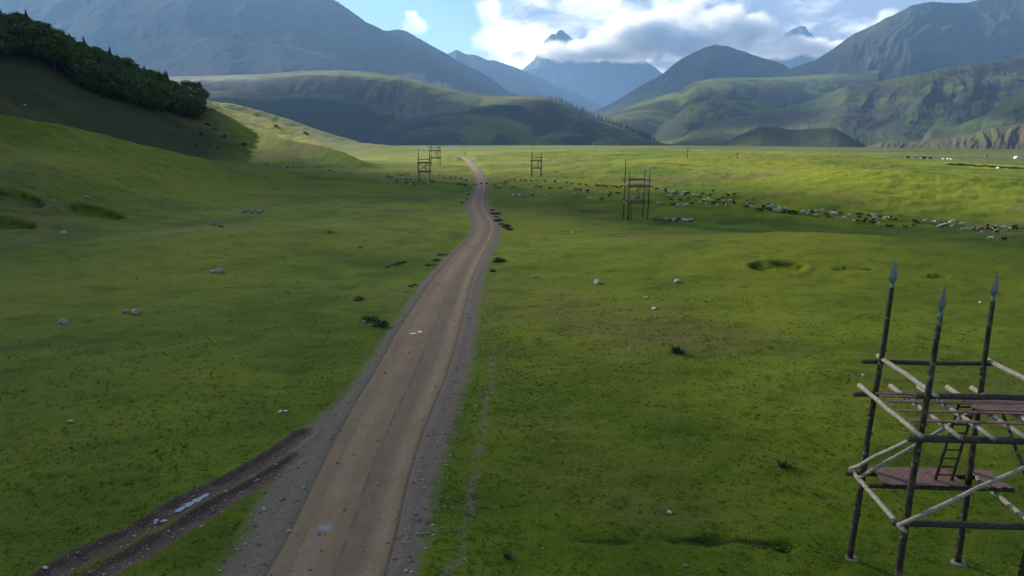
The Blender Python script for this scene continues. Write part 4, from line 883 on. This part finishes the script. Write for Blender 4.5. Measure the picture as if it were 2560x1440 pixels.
shed(2267, 395, 0, _w(2267, 395, 11), 'long dark shed, leftmost of the far sheds'); shed(2287, 396, 0, _w(2287, 396, 4), 'tiny dark shed between two longer dark sheds on the far flat')
shed(2308, 396, 0, _w(2308, 396, 15), 'dark low shed, left part of the long row before the bluffs'); shed(2323, 397, 0, _w(2323, 397, 12), 'dark low shed at the right end of the long row before the bluffs')
shed(2464, 392, 0, _w(2464, 392, 5), 'small dark shed below the reddish bluffs left of the white yurt')
def pole(px, py0, py1, lab):
    x, y, z = hit_far(px, py0); H = (py0 - py1) * y / FPX; bm = bmesh.new(); tube(bm, (0, 0, -1), (0, 0, H), .16, .11, 7, 2)
    T = empty('utility_pole', (x, y, z)); bm_obj('pole', bm, M_BARK, T); bm = bmesh.new(); box(bm, (0, 0, H * .9), (1.5, .14, .14)); bm_obj('crossarm', bm, M_BARK, T, False); tag(T, lab, 'utility pole', 'utility poles on the far plain')
pole(1718, 394, 374, 'thin utility pole on the far plain right of centre'); pole(1843, 396, 383, 'faint utility pole on the far plain, right of another pole'); pole(1163, 391, 380, 'thin pole standing at the far end of the road')

def bushes_row():
    rr = random.Random(8)
    for i in range(46):
        px = 2368 + i * 4.6 + rr.uniform(-1.5, 1.5); py = 411 + (px - 2368) / 192 * 11 + rr.uniform(-1.2, 1.2)
        x, y, z = hit_far(px, py); s = rr.uniform(2.2, 4.6) * y / 500; plant_tree(shp[rr.randrange(3)], (x, y, z - .1), (s * 1.2, s, s * .75), rr.uniform(0, 6), 'dark riverside bush in the long line below the terrace edge at right', 'bush', 'line of bushes below the terrace edge')
bushes_row()

# ------------------------------------------------------------------ the flock
M_WOOL, nt_, b_ = new_mat('white_wool', .95, .05); _n = nt_.noise(nt_.coord('Object'), 14, 4, .7); nt_.l.new(nt_.mix(_n, (.42, .40, .36), (.70, .68, .62)), b_.inputs['Base Color']); nt_.l.new(nt_.bump(_n, .8, .03), b_.inputs['Normal'])
M_DARK, nt_, b_ = new_mat('dark_wool', .95, .05); _n = nt_.noise(nt_.coord('Object'), 14, 4, .7); nt_.l.new(nt_.mix(_n, (.018, .014, .011), (.050, .040, .032)), b_.inputs['Base Color'])
M_TANW, nt_, b_ = new_mat('brown_wool', .95, .05); _n = nt_.noise(nt_.coord('Object'), 14, 4, .7); nt_.l.new(nt_.mix(_n, (.050, .040, .028), (.12, .095, .07)), b_.inputs['Base Color'])
def sheep_mesh(name, mat, graze, stride):
    # joints: rump, back, withers, neck, poll, brow, muzzle, tail; front and hind legs with hock and knee
    V = [(-.46, 0, .62), (-.18, 0, .66), (.14, 0, .66), (.38, 0, .62)]; Rd = [.17, .235, .24, .19]; E = [(0, 1), (1, 2), (2, 3)]
    hd = [(.56, 0, .56), (.68, 0, .36), (.76, 0, .20), (.80, 0, .08)] if graze else [(.54, 0, .78), (.62, 0, .92), (.74, 0, .90), (.84, 0, .83)]
    for i, (p, r) in enumerate(zip(hd, (.115, .085, .075, .045))): V.append(p); Rd.append(r); E.append((3 + i if i == 0 else 3 + i, 4 + i))
    V.append((-.60, 0, .56)); Rd.append(.05); E.append((0, 8)); V.append((-.64, 0, .40)); Rd.append(.035); E.append((8, 9))
    for sd in (-1, 1):
        for ear in (1,):
            b = 6 if False else 5; V.append((hd[1][0] - .01, sd * .13, hd[1][2] + .03)); Rd.append(.022); E.append((b, len(V) - 1))
        st = stride * sd
        n = len(V); V += [(.32 + st * .2, sd * .13, .42), (.33 + st * .6, sd * .13, .22), (.33 + st, sd * .13, .02)]; Rd += [.072, .040, .032]; E += [(3, n), (n, n + 1), (n + 1, n + 2)]
        n = len(V); V += [(-.34 - st * .2, sd * .14, .42), (-.46 - st * .5, sd * .14, .24), (-.42 - st, sd * .14, .02)]; Rd += [.085, .038, .032]; E += [(0, n), (n, n + 1), (n + 1, n + 2)]
    me = bpy.data.meshes.new(name); me.from_pydata(V, E, []); o = link(bpy.data.objects.new(name, me)); o.modifiers.new('s', 'SKIN'); sv = me.skin_vertices[0].data
    for i, r in enumerate(Rd): sv[i].radius = (r, r); sv[i].use_root = (i == 1)
    o.modifiers.new('d', 'SUBSURF').levels = 1
    dg = bpy.context.evaluated_depsgraph_get(); m2 = bpy.data.meshes.new_from_object(o.evaluated_get(dg)); bpy.data.objects.remove(o); m2.name = name
    for p in m2.polygons: p.use_smooth = True
    m2.materials.clear(); m2.materials.append(mat); m2.materials.append(M_DARK)
    if mat is M_WOOL and stride:
        for p in m2.polygons:
            if p.center.x > .62 or p.center.z < .25: p.material_index = 1
    return m2
SH = {'w': [sheep_mesh('sheep', M_WOOL, True, 0), sheep_mesh('sheep', M_WOOL, True, .05), sheep_mesh('sheep', M_WOOL, False, .06)], 'b': [sheep_mesh('sheep', M_DARK, True, .04), sheep_mesh('sheep', M_DARK, False, .06)], 'd': [sheep_mesh('sheep', M_TANW, True, .04), sheep_mesh('sheep', M_TANW, False, .05)]}
def parse(s, ox, oy, k):
    out = []
    for q in s.split():
        c = q[-1] if q[-1].isalpha() else 'd'; a, b = q.rstrip('wbd').split(','); out.append((ox + float(a) / k, oy + float(b) / k, c))
    return out
L = parse('40,590 60,580b 90,600 115,605b 170,605w 205,550 255,570b 300,560b 345,550 185,655b 320,680b 345,690 380,700w 410,690b 455,705 575,690 725,580w 790,575b 865,610b 900,600w 965,600b 1030,605b 1105,620b 1110,650w 1165,630w 1185,640b 680,665b 710,665b 1310,705b 1400,690b 1480,690b 1740,655 1770,660 1815,640b 1875,645b 1925,640w 1975,640b 2040,650 2115,650b 2165,635w 2310,650b 2350,660w 2380,655w 2465,660b 2500,665w 1735,695b 1855,745 2120,740w 2195,730b 2250,740b 2390,755b 1605,730b 1655,755b 1860,860w 1890,855b 1930,860w 1970,855w 2145,860b 2315,860w', 960, 340, 5.76)
L += parse('50,435b 105,440w 210,450b 290,460 400,475 490,478 645,490b 680,490b 730,495 760,500b 790,505 865,500b 910,500b 940,515 990,515b 125,530b 260,540w 345,545b 405,555b 460,570w 515,570b 500,565b 330,605w 525,665w 555,670w 615,685w 720,685b 825,635b 790,590w 845,605b 935,600b 970,600b 705,580w 1495,540b 1515,540 1585,540w 1640,555b 1640,575b 1675,575w 1740,590w 1765,590w 1785,585 1865,595w 1885,595w 1920,590w 1955,595b 1940,600b 2030,620w 2050,630w 2100,630w 2130,655b 2165,610 2275,635b 2320,570b 2455,665b 2515,615b 1715,700b 1850,705b 1535,745w 1725,765b 1755,760b 1805,780w 1895,775w 1925,770w 2015,755b 2120,735w 2220,750w 2320,745b 2335,740b 2265,800w 2370,785w 2475,760b 2495,770w', 1380, 380, 5.76)
L += parse('70,205b 120,195b 80,248w 95,248w 112,248b 35,275b 228,245b 228,265w 278,235 210,295b 225,300b 265,295w 300,300w 320,325b 350,325b 335,320b 370,310 415,282b 435,285w 495,305w 525,315w 545,315w 457,325w 540,345 580,340b 590,345b 615,335b 625,345b 640,348b 770,338b 803,335w 733,355w 806,370w 858,325w 903,375b 960,340b 980,357w 1010,352b 1045,390w 1160,362b 1183,365b 1250,375b 1290,370w 1305,390w 1345,382b 1385,388 1435,390b 1125,420w 1172,390b 1160,422b 1205,425b 1215,415b 1230,405b 1270,430b 1303,437b 1327,445w 1415,467b 1440,465b 1555,467b 1630,418b 1650,425b 1720,420w 1778,428w 1850,462w 1900,458b 1930,435w 1960,420w 1948,467w 2005,438b 2022,447w 2040,485w 2080,485w 2110,490w 2135,485w 2160,490w 2185,480w 2195,488b 2200,510w 2250,458b 2262,490b 2318,472w 2310,478b 2325,505w 2330,512b 2385,475w 2277,565w 2390,577b', 1800, 430, 3.368)
L += parse('1840,1180w 1900,1185w 1975,1200w 2020,1215w 2110,1240w 2140,1250b 2180,1240b 2240,1245b 2300,1255w 2380,1250b 2440,1260w 2450,1270b 2480,1270w 2520,1280w', 0, 0, 2.976)
_rx = random.Random(99)
for _i in range(46):
    _px = _rx.uniform(1640, 2545); L.append((_px, float(np.interp(_px, [1640, 1860, 2000, 2150, 2330, 2545], [481, 513, 530, 547, 560, 577])) + _rx.gauss(0, 4.5), _rx.choice('wwwbbd')))
REG = [(0, 860, 'on the shaded slope end at left'), (860, 1045, 'left of the distant pair of towers'), (1045, 1182, 'between the distant towers and the road'), (1182, 1245, 'on or beside the far road'),
       (1245, 1400, 'just right of the far road'), (1400, 1560, 'between the far road and the middle tower'), (1560, 1650, 'behind the middle tower'), (1650, 1800, 'just right of the middle tower'),
       (1800, 1900, 'in the right flock, leftmost stretch'), (1900, 2010, 'in the crowded left cluster at right'), (2010, 2120, 'in the right flock above the spear tip'), (2120, 2250, 'in the dark cluster beside the spear tip'),
       (2250, 2380, 'in the gap of the right flock'), (2380, 2600, 'at the crowded right end')]
CN = {'w': 'white', 'b': 'black', 'd': 'brown'}
def num(i):
    return ORD[i] if i < 20 else 'twenty-' + ORD[i - 20]
cells = {}
for s in L:
    k = next(i for i, q in enumerate(REG) if q[0] <= s[0] < q[1]); cells.setdefault((k, s[2]), []).append(s)
rs_ = random.Random(21)
for (k, c), lst in cells.items():
    lst.sort()
    for i, (px, py, _) in enumerate(lst):
        x, y, z = hit(px, py + 1.6); o = link(bpy.data.objects.new('sheep', rs_.choice(SH[c]))); sc = rs_.uniform(.50, .62)
        o.location = (x, y, z - .01); o.scale = (sc,) * 3; o.rotation_euler = (0, 0, rs_.choice((0, math.pi)) + rs_.gauss(0, .6))
        lab = '%s sheep %s' % (CN[c], REG[k][2]) if len(lst) == 1 else '%s sheep, %s %s from the left %s' % (CN[c], num(i), CN[c], REG[k][2])
        tag(o, lab, 'sheep', 'sheep grazing across the meadow')
print('sheep', len(L), 'objects', len(bpy.data.objects))
